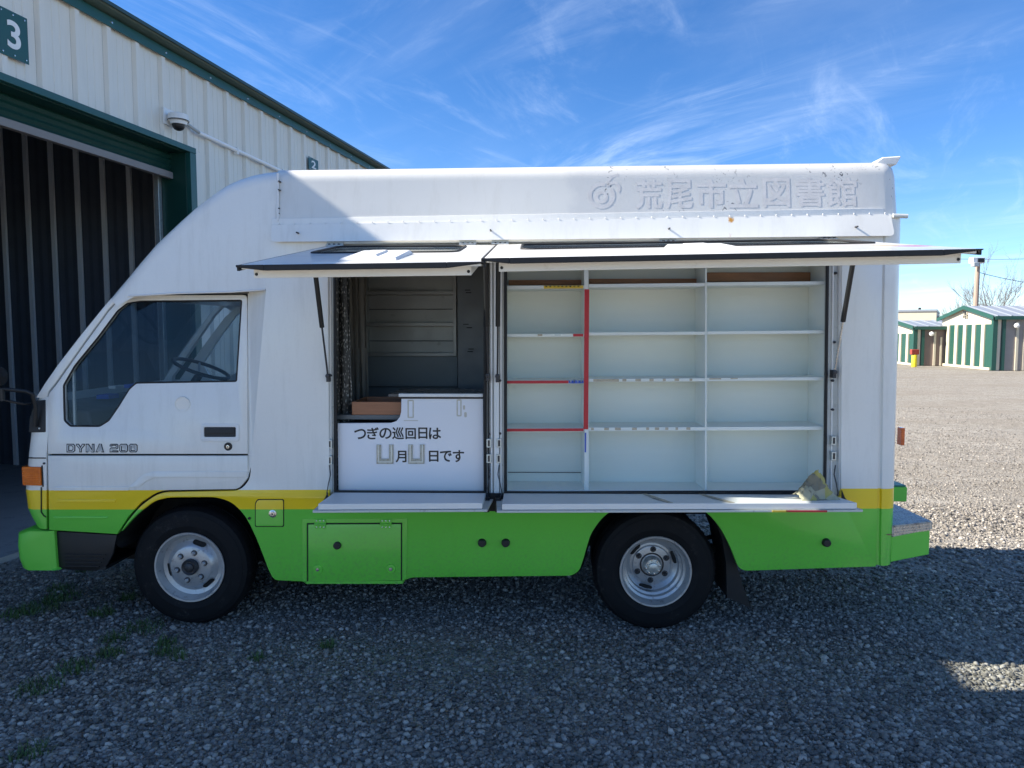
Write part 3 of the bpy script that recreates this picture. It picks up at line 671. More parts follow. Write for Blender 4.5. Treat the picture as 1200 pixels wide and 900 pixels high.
plate('window_pane', GLASS, door, rnd(PL(glass), .012), (), .018, .004, KL, zc)
q = [T(86, 420, .03, KL, zc), T(88, 499, .03, KL, zc)]
MB().tube([tuple(q[0]), tuple(q[1])], .010, 8).build('quarter_window_post', GREYM, door)
# embossed outer frame of window, pillars
ap = [(41, 466.5), (52, 449), (67, 427.5), (94, 392.5), (120, 360.5), (130, 349), (148, 346.5), (137.5, 351.5), (126, 363), (98, 401), (64, 449), (56.5, 458), (54.3, 467)]
plate('windscreen_pillar', PAINT, TR, PL(ap), (), .004, .05, KL, zc, bev=.006)
plate('windscreen_pillar', PAINT, TR, P2(ap, 0, KL, zc), (), W_ - .15, .05, 0, zc)
# door jamb behind the gaps
plate('door_gap_backing', BLACKGAP, TR, P2([(50, 534), (292.5, 534), (292.5, 577), (190, 579), (152, 610), (139, 624), (50, 622)]), (), .036, .004)
wb = PL([(56, 466), (150, 345), (290.8, 345), (290.8, 534), (56, 534)])
plate('door_frame_backing', BLACKGAP, TR, wb, [rnd(PL([(72, 452), (146, 353), (286, 349), (280, 450), (162, 452), (120, 503), (79, 503)]), .01)], .037, .004, KL, zc)
# handle, lock, round plug, crease, embossed strip
hb = P2([(235.5, 496.5), (280.5, 496.5), (280.5, 517.5), (235.5, 517.5)], 0, KL, zc)
h = plate('door_handle', WHITE, door, rnd(hb, .018), [rnd(P2([(239.5, 500.5), (276.5, 500.5), (276.5, 512), (239.5, 512)], 0, KL, zc), .008)], -.005, .006, KL, zc, bev=.0025)
plate('handle_recess', BLACK, door, P2([(239, 500), (277, 500), (277, 512.5), (239, 512.5)], 0, KL, zc), (), -.0015, .003, KL, zc)
plate('handle_grip', BLACK, door, rnd(P2([(240.5, 501), (275.5, 501), (275.5, 508), (240.5, 508)], 0, KL, zc), .006), (), -.009, .008, KL, zc, bev=.002)
p = T(267.5, 523.3, 0, KL, zc); MB().lathe([(0, -.010), (.010, -.009), (.011, -.004), (.017, -.003), (.018, .004)], tuple(p), 20).build('lock', CHROME, door); MB().lathe([(0, -.0045), (.024, -.0045), (.025, .002)], tuple(p), 20).build('lock_surround', BLACK, door)
MB().lathe([(0, -.012), (.0035, -.0115)], tuple(p), 8).build('keyhole', BLACK, door)
p = T(214, 473.8, 0, KL, zc); MB().lathe([(0, -.003), (.040, -.003), (.042, -.006), (.046, -.006), (.048, .002)], tuple(p), 36).build('round_plug', PAINT, door)
for pts, nm in (([(151, 571), (168, 556), (178, 552.6), (290, 552), (289, 559.5), (181, 560), (172, 564), (163, 571)], 'pressed_moulding'), ([(64, 570), (153, 570), (150, 576), (64, 576)], 'pressed_moulding'),
                ([(67, 585), (137, 585), (135, 589), (67, 589)], 'pressed_moulding'), ([(63, 605), (128, 605), (125, 608), (63, 608)], 'pressed_moulding')):
    plate(nm, PAINT, TR, rnd(P2(pts), .006), (), -.006, .007, bev=.003)
# door lettering: dark outline with a pale core
WORD = {'D': [[(0, 0), (0, 1), (.8, 1), (1, .8), (1, .2), (.8, 0)], [(.3, .28), (.62, .28), (.70, .36), (.70, .64), (.62, .72), (.3, .72)]],
        'Y': [[(.36, 0), (.36, .38), (0, .8), (0, 1), (.32, 1), (.5, .68), (.68, 1), (1, 1), (1, .8), (.64, .38), (.64, 0)]],
        'N': [[(0, 0), (0, 1), (.34, 1), (.70, .45), (.70, 1), (1, 1), (1, 0), (.66, 0), (.3, .55), (.3, 0)]],
        'A': [[(0, 0), (.42, 1), (.72, 1), (1, 0), (.72, 0), (.66, .22), (.38, .22), (.30, 0)], [(.45, .42), (.62, .42), (.56, .68)]],
        '2': [[(0, 0), (0, .42), (.14, .58), (.7, .58), (.7, .76), (.3, .76), (.3, .68), (0, .68), (0, .86), (.14, 1), (.86, 1), (1, .86), (1, .5), (.86, .36), (.3, .36), (.3, .24), (1, .24), (1, 0)]],
        '0': [[(.18, 0), (0, .18), (0, .82), (.18, 1), (.82, 1), (1, .82), (1, .18), (.82, 0)], [(.3, .26), (.7, .26), (.7, .74), (.3, .74)]]}
x = 78.0
for ch in 'DYNA 200':
    if ch == ' ': x += 5.5; continue
    w = 10.2
    polys = [[(x + u * w, 530.2 - v * 10.2) for u, v in pl] for pl in WORD[ch]]
    pp = [P2(q_, -.001, KL, zc) for q_ in polys]
    plate('letter', INK, door, pp[0], pp[1:], -.0015, .0015, KL, zc)
    cen = [P2([(x + w / 2, 525.1)], -.001, KL, zc)[0]]
    # pale core: the same glyph drawn thinner
    cu = bpy.data.curves.new('letter_core', 'CURVE'); cu.dimensions = '2D'; cu.fill_mode = 'BOTH'; cu.extrude = .0005; cu.offset = -.0058
    for poly in pp:
        sp_ = cu.splines.new('POLY'); sp_.points.add(len(poly) - 1); sp_.use_cyclic_u = True
        for i, (aa, bb) in enumerate(poly): sp_.points[i].co = (aa, bb, 0, 1)
    finish(curve_mesh(cu, lambda u, v, w_: (u, -.0022 + KL * (v - zc) + w_, v), 'letter_core'), 'letter_core', WHITE, door)
    x += w + 1.05
# ---- cab front (rounded), bumper, lamps
def cab_front():
    rows = []
    for py, xe in ((466, 38), (486, 33.5), (507, 31.5), (535, 30), (556, 28.5), (575, 26.5), (597, 29), (608, 34), (620, 41)):
        a = T(54.2, py); e = T(xe, py, .05); z = a.z; w = a.x - e.x; r = min(.10, w)
        kk = KL * max(0, z - zc)
        sec = [(a.x, .05 + kk), (a.x, .002 + kk)]
        for k in range(0, 9):
            t_ = k / 8 * math.pi / 2; sec.append((e.x + r - r * math.sin(t_), .002 + kk + .12 * (1 - math.cos(t_))))
        sec += [(e.x - .015, W_ / 2)] + [(x_, W_ - y_) for x_, y_ in sec[2:][::-1]] + [(a.x, W_ - .002), (a.x, W_ - .05)]
        rows.append([(x_, y_, z) for x_, y_ in sec])
    mb = MB(); mb.grid(rows); mb.build('cab_front', PAINT, TR, angle=40)
cab_front()
plate('cowl_side_vent', BLACK, TR, rnd(P2([(42, 469.5), (53.3, 468.5), (53.3, 506.5), (34, 506.8), (35, 490)], 0, KL, zc), .006), (), -.003, .012, KL, zc, bev=.002)
p = T(47, 502, 0, KL, zc); MB().lathe([(0, -.01), (.005, -.009), (.006, 0)], tuple(p), 8).build('screw', CHROME, TR)
a = T(25, 568.8, .0); b = T(48.5, 547, 0)
MB().hexa([(b.x, -.014, a.z), (a.x + .008, -.004, a.z), (a.x + .008, -.004, b.z), (b.x, -.014, b.z)], [(b.x, .10, a.z), (a.x - .004, .10, a.z), (a.x - .004, .10, b.z), (b.x, .10, b.z)]).build('indicator_lamp', AMBER, TR, .006)
MB().box(b.x, b.x + .008, -.003, .02, a.z - .008, b.z + .008).build('indicator_bezel', BLACK, TR, .002)
pl_ = P2([(31, 536.2), (53.4, 536.2)], -.003); MB().box(pl_[0][0] + .005, pl_[1][0], -.0015, .01, pl_[0][1] - .006, pl_[0][1]).build('panel_gap', BLACKGAP, TR)
p = T(51.7, 543); MB().lathe([(0, -.006), (.006, -.005), (.007, 0.002)], tuple(p), 8).build('screw', GREASE, TR)
e = [T(*q, -.001) for q in ((48.3, 571), (48.3, 600), (51, 604), (54, 606))]
MB().tube([tuple(q) for q in e], .0035, 6).build('corner_panel_edge', BLACKGAP, TR)
def bumper():
    rows = []
    P_ = [(23, 626, 62.5), (22.5, 640, 63.5), (24, 655, 64.5), (28, 666, 65.5)]
    for i, (xl, py, xr) in enumerate(P_):
        z = T(40, py, -.0).z; x0 = T(xl, py, .06).x; x1 = T(xr, py).x; cut = (.0, .0, .0, .0)[i]
        sec = [(x1, .10), (x1, .01), (x1 - .025, -.008)]
        for k in range(8):
            t_ = k / 7 * math.pi / 2; sec.append((x0 + .07 - .07 * math.sin(t_), -.008 + .11 * (1 - math.cos(t_))))
        sec += [(x0 - .03, W_ / 2)] + [(x_, W_ - y_) for x_, y_ in sec[2:][::-1]] + [(x1, W_ - .01), (x1, W_ - .10)]
        rows.append([(x_, y_, z) for x_, y_ in sec])
    top = [(x_ + (.05 if j in range(3, len(rows[0]) - 3) else 0), y_, z + .02) for j, (x_, y_, z) in enumerate(rows[0])]
    bot = [(x_ + .02, y_, z - .01) for x_, y_, z in rows[-1]]
    mb = MB(); mb.grid([top] + rows + [bot]); n = len(top); mb.f.append(tuple(range(n))); mb.f.append(tuple(len(mb.v) - n + j for j in range(n)))
    mb.build('front_bumper', LIME, TR, angle=45)
bumper()
# step under the door
s1 = P2([(60, 622.5), (137, 627), (132, 650), (124, 664), (112, 669.5), (80, 668), (66, 664)], .03)
plate('cab_step', BLACK, TR, s1, (), .03, .02, bev=.004)
a = T(64, 640, .03); b = T(130, 668, .03); MB().box(a.x, b.x - .03, .03, .42, b.z, b.z + .02).build('step_tread', BLACK, TR, .004)
for k in range(4):
    zz = T(100, 650 + k * 4.5, .03).z; xa, xb = T(76, 650, .03).x, T(124 - k * 2.5, 650, .03).x
    MB().box(xa, xb, .022, .031, zz - .004, zz + .004).build('step_ridge', BLACK, TR, .002)
# mirror on its arm
mr = 'mirror'
arm = [T(*q) for q in ((41, 500, .0), (42, 478, -.01), (38, 462, -.04), (30, 458.5, -.06), (0, 455.5, -.12), (-30, 453, -.16))]
arm2 = [T(*q) for q in ((36, 473, .0), (28, 473.5, -.05), (0, 468, -.12), (-30, 465, -.16))]
ma = MB(); ma.tube([tuple(q) for q in arm], .011, 10); ma.tube([tuple(q) for q in arm2], .007, 8)
mm = ma.build('mirror_arm', BLACK, TR)
c_ = T(-2, 441, -.13)
MB().lathe([(0, -.02), (.045, -.015), (.06, .0), (.05, .02), (.0, .03)], tuple(c_), 24, 'x').build('round_mirror', CHASSIS, mm)
MB().tube([tuple(T(2, 456, -.12)), tuple(T(3, 470, -.12))], .014, 8).build('arm_clamp', BLACK, mm)
# ---- cab interior
zf = T(100, 620).z
xa, xb = T(56, 500).x, T(292, 500).x
MB().box(xa, xb, .44, W_ - .44, zf, zf + .03).build('cab_floor', BLACK, TR)
plate('cab_rear_wall', M('cab_trim_grey', (0.10, 0.105, 0.11), 0.7), TR, rect(.20, zf, W_ - .05, T(290, 343).z), (), fn=lambda u, v, w: (xb - .01 + w, u, v), t=.02)
zr = T(200, 346, .1).z; MB().box(T(140, 340).x, xb, .10, W_ - .1, zr + .01, zr + .03).build('cab_headliner', M('headliner', (0.16, 0.16, 0.155), 0.9), TR)
ws = [T(43, 464, 0, KL, zc), T(136, 341, 0, KL, zc)]
plate('windscreen', GLASS, TR, rect(.05, 0, W_ - .05, 1), (), t=.004, fn=lambda u, v, w: (ws[0].x + (ws[1].x - ws[0].x) * v + w, u + .06 * v * (1 if u < .8 else -1), ws[0].z + (ws[1].z - ws[0].z) * v))
d0 = T(62, 480, .3); d1 = T(118, 470, .3)
dz = T(90, 470, .3).z
MB().hexa([(d0.x + .12, .09, dz - .35), (d1.x + .12, .09, dz - .35), (d1.x + .05, .09, dz - .04), (d0.x + .03, .09, dz)], [(d0.x + .12, W_ - .09, dz - .35), (d1.x + .12, W_ - .09, dz - .35), (d1.x + .05, W_ - .09, dz - .04), (d0.x + .03, W_ - .09, dz)]).build('dashboard', M('dash_grey', (0.07, 0.075, 0.085), 0.6), TR, .02)
for px, py, wpx, hpx, mt in ((150, 450, 12, 4, 'blue'), (118, 462, 14, 5, 'blue'), (132, 452, 8, 3, 'white')):
    a = T(px, py, .55); MB().box(a.x, a.x + wpx / 170, .5, .62, a.z - hpx / 170, a.z).build('dash_paper', BLUET if mt == 'blue' else WHITE, TR, .002)
sc_ = T(236, 432, 1.22)
sw = MB(); pts = []
for k in range(36):
    a = 2 * math.pi * k / 36; pts.append((sc_.x + .205 * math.cos(a) * .93, sc_.y + .205 * math.sin(a), sc_.z - .075 * math.cos(a)))
sw.tube(pts, .014, 8, closed=True)
swo = sw.build('steering_wheel', BLACK, TR)
for a in (0, 2.1, 4.2):
    MB().tube([(sc_.x - .02, sc_.y, sc_.z - .05), (sc_.x + .2 * math.cos(a) * .93, sc_.y + .2 * math.sin(a), sc_.z - .075 * math.cos(a))], .009, 6).build('spoke', GREYM, swo)
MB().tube([(sc_.x - .02, sc_.y, sc_.z - .05), (sc_.x - .28, sc_.y, sc_.z - .42)], .03, 10).build('steering_column', BLACK, TR)
for yy in (.25, 1.0):
    sx = T(258, 500, yy).x
    s_ = MB(); s_.box(sx - .45, sx + .02, yy, yy + .48, zf + .22, zf + .36); s_.build('seat', M('seat_cloth', (0.06, 0.065, 0.08), 0.9), TR, .04)
    MB().hexa([(sx - .03, yy + .02, zf + .36), (sx + .09, yy + .02, zf + .36), (sx + .16, yy + .02, zf + .62), (sx + .09, yy + .02, zf + .62)], [(sx - .03, yy + .46, zf + .36), (sx + .09, yy + .46, zf + .36), (sx + .16, yy + .46, zf + .62), (sx + .09, yy + .46, zf + .62)]).build('seat_back', bpy.data.materials['seat_cloth'], TR, .03)
# far door with its window
fd = P2([(56, 620), (55.5, 466), (66, 450.5), (100, 402), (128, 364), (148, 347), (290, 345), (290, 574), (190, 576), (137, 624)])
fg_ = P2([(92, 440), (120, 396), (145, 362), (152, 356), (280, 356), (274, 447), (160, 449), (110, 470)])
plate('far_cab_door', PAINT, TR, fd, [rnd(fg_, .02)], W_ - .08, .03)
plate('far_window_pane', GLASS, TR, fg_, (), W_ - .06, .004)

# ---- recessed frame of the opening, seals
fr_y = .036
fo = P2([(380, 283), (990.5, 276.5), (989.5, 582), (381, 584)], fr_y)
hl = P2([(392.5, 298), (568.5, 297), (568.5, 577.5), (393.5, 578.5)], fr_y); hr = P2([(592.5, 296), (969.5, 293), (966, 576), (592.5, 577.5)], fr_y)
plate('opening_frame', FRAMEM, TR, fo, [hl, hr], fr_y, .035, bev=.002)
for q_, nm in ((hl, 'opening_seal'), (hr, 'opening_seal')):
    MB().tube([(x_, fr_y - .004, z_) for x_, z_ in rnd(q_, .015)], .0095, 8, closed=True).build(nm, RUBBER, TR)
# pressed channels on the jambs
def vbar(px, pxb, py0, py1, w, yf, yb, mat, name='jamb_channel'):
    a = T(px, py0, yf); b = T(pxb, py1, yf)
    MB().hexa([(b.x, yf, b.z), (b.x + w, yf, b.z), (a.x + w, yf, a.z), (a.x, yf, a.z)], [(b.x, yb, b.z), (b.x + w, yb, b.z), (a.x + w, yb, a.z), (a.x, yb, a.z)]).build(name, mat, TR, .002)
vbar(385.5, 387, 300, 577, .010, .022, .036, WHITE); vbar(574.5, 575, 300, 580, .012, .020, .036, WHITE); vbar(578.5, 579, 300, 596, .030, .012, .036, WHITE)
vbar(586, 586, 300, 580, .010, .022, .036, WHITE)
vbar(976, 973.5, 296, 575, .008, .024, .036, WHITE); vbar(984, 983.5, 292, 575, .012, .012, .036, WHITE)
vbar(571, 571.5, 305, 590, .008, .015, .036, RUBBER, 'rubber_strip')
# striker plates, bolts
for px, py in ((387, 520), (387, 539), (573, 519), (573, 537), (585, 519), (584.5, 537), (976, 516), (976, 534)):
    a = T(px, py, .02); MB().box(a.x - .014, a.x + .014, .004, .036, a.z - .027, a.z + .027).build('striker_plate', ALU, TR, .003)
    MB().box(a.x - .006, a.x + .006, .001, .006, a.z - .018, a.z + .018).build('striker_slot', GREASE, TR, .001)
for px, py in ((383.5, 320), (384.5, 483), (384.5, 509), (586, 446), (586, 508), (979.5, 320), (978, 401), (976, 446), (976, 480), (573, 509), (387, 440), (979, 300)):
    a = T(px, py, .02); MB().lathe([(0, .010), (.006, .012), (.008, .02), (.008, .034)], (a.x, 0, a.z), 10).build('bolt', GREASE, TR)
# cable stays at the bottom corners
for px, sgn in ((386, -1), (573, -1), (585, 1), (979, 1)):
    e = [T(px + sgn * 0, 545, .0), T(px - sgn * 1.5, 556, -.01), T(px + sgn * 1, 566, -.02), T(px + sgn * 3, 578, -.03), T(px - sgn * 1, 590, -.03)]
    MB().tube([tuple(v) for v in e], .0035, 6).build('cable_stay', GREASE, TR)
# ---- folding shelf flaps
zfl = T(600, 577.8).z
def flap(pxl, pxr, lab, corner):
    xl = T(pxl, 588, -.30).x; xr = T(pxr, 588, -.30).x; D_ = .33; th = .034
    zl, zr_ = T(pxl, 590.5, -D_).z, T(pxr, 589.2, -D_).z
    def zt(x, u): zz = zl + (zr_ - zl) * (x - xl) / (xr - xl); z0_ = T(600, 578).z + (x - xl) / (xr - xl) * 0 ; return z0_ + (zz - z0_) * u / D_
    mb = MB(); mb.hexa([(xl, -D_, zt(xl, D_) - th), (xr, -D_, zt(xr, D_) - th), (xr, .0, zt(xr, 0) - th), (xl, .0, zt(xl, 0) - th)], [(xl, -D_, zt(xl, D_)), (xr, -D_, zt(xr, D_)), (xr, .0, zt(xr, 0)), (xl, .0, zt(xl, 0))])
    f = mb.build('shelf_flap', WHITE, TR, .004)
    # outer skin, a little wider than the shelf
    MB().hexa([(xl - .028, -D_ - .010, zt(xl, D_) - th - .014), (xr + .028, -D_ - .010, zt(xr, D_) - th - .014), (xr + .045, .0, zt(xr, 0) - th - .012), (xl - .045, .0, zt(xl, 0) - th - .012)],
              [(xl - .028, -D_ - .010, zt(xl, D_) - th - .001), (xr + .028, -D_ - .010, zt(xr, D_) - th - .001), (xr + .045, .0, zt(xr, 0) - th - .001), (xl - .045, .0, zt(xl, 0) - th - .001)]).build('flap_skin', FRAMEM, f, .002)
    MB().box(xl, xr, .002, .034, zt(xl, 0) - .006, zt(xl, 0) + .006).build('flap_seal', RUBBER, f)
    return f, xl, xr, zt
f1, a1, b1_, z1 = flap(374.5, 565.5, 'left', 1)
f2, a2, b2_, z2 = flap(588.5, 1001.5, 'right', 1)
for px, w, mt in ((905, .085, YELT), (921, .22, REDT)):
    x_ = T(px, 597, -.34).x; MB().box(x_, x_ + w, -.3435, -.3395, z2(x_, .33) - .047, z2(x_, .33) - .036).build('reflective_tape', mt, f2)
# gussets that close the ends
def gusset(pts, name='flap_gusset'):
    plate(name, RUBBER, TR, P2(pts, -.004), (), -.006, .006)
gusset([(986.5, 574), (990, 583), (996, 590), (1006.5, 596.5), (1010, 599), (986, 599)])
gusset([(384, 577), (380, 585), (374, 592), (366, 600.5), (384, 600.5)])
gusset([(567.5, 578), (590, 578), (590, 599), (567.5, 599)])
for px in (570.5, 584):
    a = T(px, 588, -.02); MB().box(a.x - .018, a.x + .018, -.06, -.012, a.z - .055, a.z + .03).build('corner_block', BLACK, TR, .006)
# joint tapes on the flap top
for px in (757, 826):
    x_ = T(px, 583, -.15).x; MB().hexa([(x_ + .09, -.32, z2(x_, .32) + .001), (x_ + .12, -.32, z2(x_, .32) + .001), (x_ + .03, -.01, z2(x_, .01) + .001), (x_, -.01, z2(x_, .01) + .001)],
                                      [(x_ + .09, -.32, z2(x_, .32) + .003), (x_ + .12, -.32, z2(x_, .32) + .003), (x_ + .03, -.01, z2(x_, .01) + .003), (x_, -.01, z2(x_, .01) + .003)]).build('joint_tape', PALET, f2)

# ---- left room of the body
rx0, rx1 = T(389, 450, .08).x, T(573, 450, .08).x
rz0 = T(480, 590, .1).z; rzt = T(600, 262, .1).z
x_all0, x_all1 = T(300, 450).x, T(1030, 450).x
MB().box(x_all0, x_all1, .08, W_ - .03, rz0 - .03, rz0).build('body_floor', DKSTEEL, TR)
MB().box(x_all0, x_all1, .04, W_ - .03, rzt, rzt + .03).build('ceiling_panel', GREYM, TR)
MB().box(rx1 + .01, rx1 + .04, .09, 1.60, rz0, rzt).build('middle_bulkhead', GREYM, TR)
MB().box(x_all0, x_all0 + .03, .16, W_ - .03, rz0, rzt).build('front_bulkhead', DKSTEEL, TR)
YB = 1.60
RAILM = M('rail_grey', (0.40, 0.41, 0.40), 0.35, 0.3, var=.1)
bw = P2([(380, 250), (620, 250), (620, 640), (380, 640)], YB)
plate('rear_cabinet', GREYM, TR, bw, (), YB, .02)
cab_ = bpy.data.objects['rear_cabinet']
def cb(px0, py0, px1, py1, yf, mat, nm, tk=.03):
    m_ = MB(); pbox(m_, px0, py0, px1, py1, yf, yf + tk); m_.build(nm, mat, cab_, .003)
for (y0_, y1_) in ((341, 345.5), (378, 382.5), (413.5, 417.5)):
    cb(427, y0_, 532, y1_, YB - .10, RAILM, 'cabinet_rail', .10)
for yy in (362.5, 399.5): cb(429, yy - .5, 531, yy + .5, YB - .012, DKSTEEL, 'drawer_gap', .012)
cb(531, 315, 534.5, 417.5, YB - .10, RAILM, 'cabinet_post', .10); cb(426, 315, 429, 417.5, YB - .10, GREYM, 'cabinet_post', .10)
cb(429, 417.5, 536, 470, YB - .06, M('blue_grey_panel', (0.26, 0.30, 0.32), 0.4, 0.1, var=.08, scale=3), 'lower_panel', .05)
cb(429, 452.5, 560, 454, YB - .09, DKSTEEL, 'panel_ledge', .05)
dp = MB(); a = T(536.5, 470, 1.1); b = T(572, 300, 1.1); dp.box(a.x, b.x + .02, 1.1, 1.13, rz0, rzt); dpo = dp.build('dark_locker', DKSTEEL, TR, .004)
for px, py in ((548, 340), (549, 343), (546, 380), (550, 384), (552, 409), (551, 412)):
    a = T(px, py, 1.1); MB().box(a.x - .02, a.x + .02, 1.094, 1.101, a.z - .003, a.z + .003).build('locker_mark', BLACKGAP, dpo)
# mesh curtains at the left
def mesh_mat():
    m, N, L, b_ = newmat('speckled_curtain')
    v = N.new('ShaderNodeTexVoronoi'); v.inputs['Scale'].default_value = 95; tc = N.new('ShaderNodeTexCoord')
    mp = N.new('ShaderNodeMapping'); mp.inputs['Scale'].default_value = (1, 1, .45); mp.inputs['Rotation'].default_value = (0, R(25), 0); L.new(tc.outputs['Object'], mp.inputs[0]); L.new(mp.outputs[0], v.inputs[0])
    L.new(mixc(N, L, ramp(N, L, v.outputs['Distance'], 0.18, 0.42, 1, 0), (0.040, 0.040, 0.036), (0.42, 0.41, 0.37)), b_.inputs['Base Color']); b_.inputs['Roughness'].default_value = 0.5
    return m
CURT = mesh_mat()
def curtain(px0, px1, y0_, amp, waves, mat_=None):
    xa_, xb__ = T(px0, 450, y0_).x, T(px1, 450, y0_).x; cols = []
    for i in range(60):
        t_ = i / 59; cols.append((xa_ + (xb__ - xa_) * t_ + .006 * math.sin(t_ * 40), y0_ + amp * math.sin(t_ * waves * 2 * math.pi) + amp * .4 * math.sin(t_ * waves * 5 + 1)))
    mb = MB(); mb.grid([[(x_ + .01 * math.sin(z_ * 5 + i), y_, z_) for i, (x_, y_) in enumerate(cols)] for z_ in np.linspace(rz0, rzt - .05, 8)])
    o_ = mb.build('mesh_curtain', mat_ or CURT, TR, recalc=False)
    return o_
curtain(388, 410, .22, .012, 2.5); curtain(408, 430, .75, .016, 3.5, M('taupe_curtain', (.20, .19, .165), .7, var=.5, scale=40, stretch=(1, 1, .15)))
# notice panel
np_ = P2([(395.5, 496), (458, 495.6), (464.5, 493.5), (468.5, 488.5), (470, 482.8), (470.4, 466.5), (566, 466), (567, 575.5), (396.5, 577)], .055)
npan = plate('notice_panel', BOARDW, TR, np_, (), .055, .014, bev=.003)
pt = MB(); pbox(pt, 467, 461.5, 566, 465.2, .045, .075); MB().box(T(467, 465, .3).x - .02, T(566, 465, .08).x, .076, .50, T(467, 465, .06).z, T(467, 462, .06).z).build('counter_surface', M('dark_laminate', (.07, .075, .08), .25), npan); pt.build('counter_top', WHITE, npan, .004)
pt = MB(); pbox(pt, 469, 465.3, 566, 467.3, .050, .46); pt.build('counter_edge', BLACK, npan, .001)
ptf = MB(); pbox(ptf, 472, 468, 566, 577, .068, .45); pbox(ptf, 397, 498, 471.5, 577, .068, .28); ptf.build('counter_body', DKSTEEL, npan)
def jtext(s, box, bold=.012):
    return ptext('lettering', s, INK, npan, box, .054, depth=.0005, fat=.0016)
def jline(chars, boxes):
    for c, bx in zip(chars, boxes): jtext(c, bx)
jline('つぎの巡回日は', [(415.5, 503, 428.5, 514.3), (430.5, 501, 443.5, 514.5), (445, 501.8, 458.5, 514), (460, 501, 473, 514.5), (475.5, 502, 487, 514.3), (490.5, 501.3, 500.5, 514), (503, 501.5, 516.5, 514.3)])
jline('月日です', [(464, 528.5, 476, 541.5), (503, 528.5, 513.5, 540.8), (516, 528.5, 529, 540.8), (531, 527.8, 543.5, 541.3)])
for x0_, x1_ in ((441.3, 461), (478.5, 497.3)):
    u_ = P2([(x0_, 521), (x0_ + 5.2, 521), (x0_ + 5.2, 537.5), (x1_ - 5.2, 537.5), (x1_ - 5.2, 521), (x1_, 521), (x1_, 543.5), (x0_, 543.5)], .05)
    uh = plate('number_holder', M('old_tin', (0.47, 0.45, 0.38), 0.5, 0.2, var=.2, scale=40, dirt=(0.25, 0.19, 0.10), dirtlo=.5) if 'old_tin' not in bpy.data.materials else bpy.data.materials['old_tin'], npan, u_, (), .047, .007, bev=.0015)
    u2 = P2([(x0_ + 1.4, 521.5), (x0_ + 3, 521.5), (x0_ + 3, 540.5), (x1_ - 3, 540.5), (x1_ - 3, 521.5), (x1_ - 1.4, 521.5), (x1_ - 1.4, 542), (x0_ + 1.4, 542)], .046)
    plate('holder_lip', ALU, npan, u2, (), .044, .003)
for box in ((477.5, 468.5, 485, 490), (535, 468, 541, 488), (542.5, 475, 545, 480), (544, 483, 547, 489), (473, 492.5, 490, 493.3)):
    q_ = P2([(box[0], box[1]), (box[2], box[1]), (box[2], box[3]), (box[0], box[3])], .054)
    inner = [P2([(box[0] + 1.6, box[1] + 1.6), (box[2] - 1.6, box[1] + 1.6), (box[2] - 1.6, box[3] - 1.6), (box[0] + 1.6, box[3] - 1.6)], .054)] if box[2] - box[0] < 12 and box[3] - box[1] > 10 else []
    plate('adhesive_mark', M('adhesive', (0.60, 0.56, 0.47), 0.6, var=.25, scale=50) if 'adhesive' not in bpy.data.materials else bpy.data.materials['adhesive'], npan, rnd(q_, .008), inner, .0545, .0004)
# ---- open wooden drawer box standing behind the panel
a = T(412.5, 486, .12); b = T(470, 471, .12)
wbx = thing('wooden_tray', 'reddish open wooden tray on the counter left of the white notice panel', 'tray', TR.matrix_basis @ Vector((a.x, .12, a.z)), THETA)
wx, wz, wy = b.x - a.x + .03, b.z - a.z, .34
MB().box(0, wx, 0, .015, 0, wz).build('front_board', WOOD, wbx, .002)
MB().box(0, wx, wy, wy + .015, 0, wz).build('back_board', WOOD, wbx, .002)
for xx in (0, wx - .015): MB().box(xx, xx + .015, .016, wy - .001, 0, wz).build('side_board', WOOD, wbx, .002)
MB().box(.016, wx - .016, .016, wy - .001, 0, .01).build('base_board', WOOD, wbx)
pt = MB(); pt.box(rx0, T(471, 480, .12).x + .02, .12, .50, a.z - .03, a.z - .001); pt.build('counter_shelf', DKSTEEL, TR, .003)

# ---- the bookcase
YF, YK = .075, .325
bc_x0, bc_x1 = T(593.5, 450, YF).x, T(967.5, 450, YF).x
bz0 = T(700, 574.5, YF).z; bz1 = rzt
bk = plate('bookcase', SHELFB, TR, rect(bc_x0 - .01, bz0 - .02, bc_x1 + .01, bz1), (), YK, .012)
def shf(pxl, pyl, pxr, pyr, th, name='shelf', mat=SHELFW):
    a = T(pxl, pyl, YF); b = T(pxr, pyr, YF)
    o_ = MB().hexa([(a.x, YF, a.z - th), (b.x, YF, b.z - th), (b.x, YK - .001, b.z - th), (a.x, YK - .001, a.z - th)], [(a.x, YF, a.z), (b.x, YF, b.z), (b.x, YK - .001, b.z), (a.x, YK - .001, a.z)]).build(name, mat, bk, .0015)
    return o_, a, b
def tape(a, b, t0, t1, th, mat, name='shelf_tape'):
    xa_, xb__ = a.x + (b.x - a.x) * t0, a.x + (b.x - a.x) * t1; za_, zb_ = a.z + (b.z - a.z) * t0, a.z + (b.z - a.z) * t1
    MB().hexa([(xa_, YF - .0015, za_ - th + .001), (xb__, YF - .0015, zb_ - th + .001), (xb__, YF - .0002, zb_ - th + .001), (xa_, YF - .0002, za_ - th + .001)],
              [(xa_, YF - .0015, za_ - .001), (xb__, YF - .0015, zb_ - .001), (xb__, YF - .0002, zb_ - .001), (xa_, YF - .0002, za_ - .001)]).build(name, mat, bk)
bays = [(594, 684.3), (690, 826.3), (828.5, 967)]
rowsz = [((334.8, 334.3), (333, 331.5), (331, 329.5)), ((391.3, 391), (389.5, 388.5), (388.3, 387)), ((446, 445.6), (444, 443.2), (443, 441.9)), ((502.2, 501.7), (501, 500.5), (500.5, 499.7))]
ths = (.020, .019, .019, .021)
SH = {}
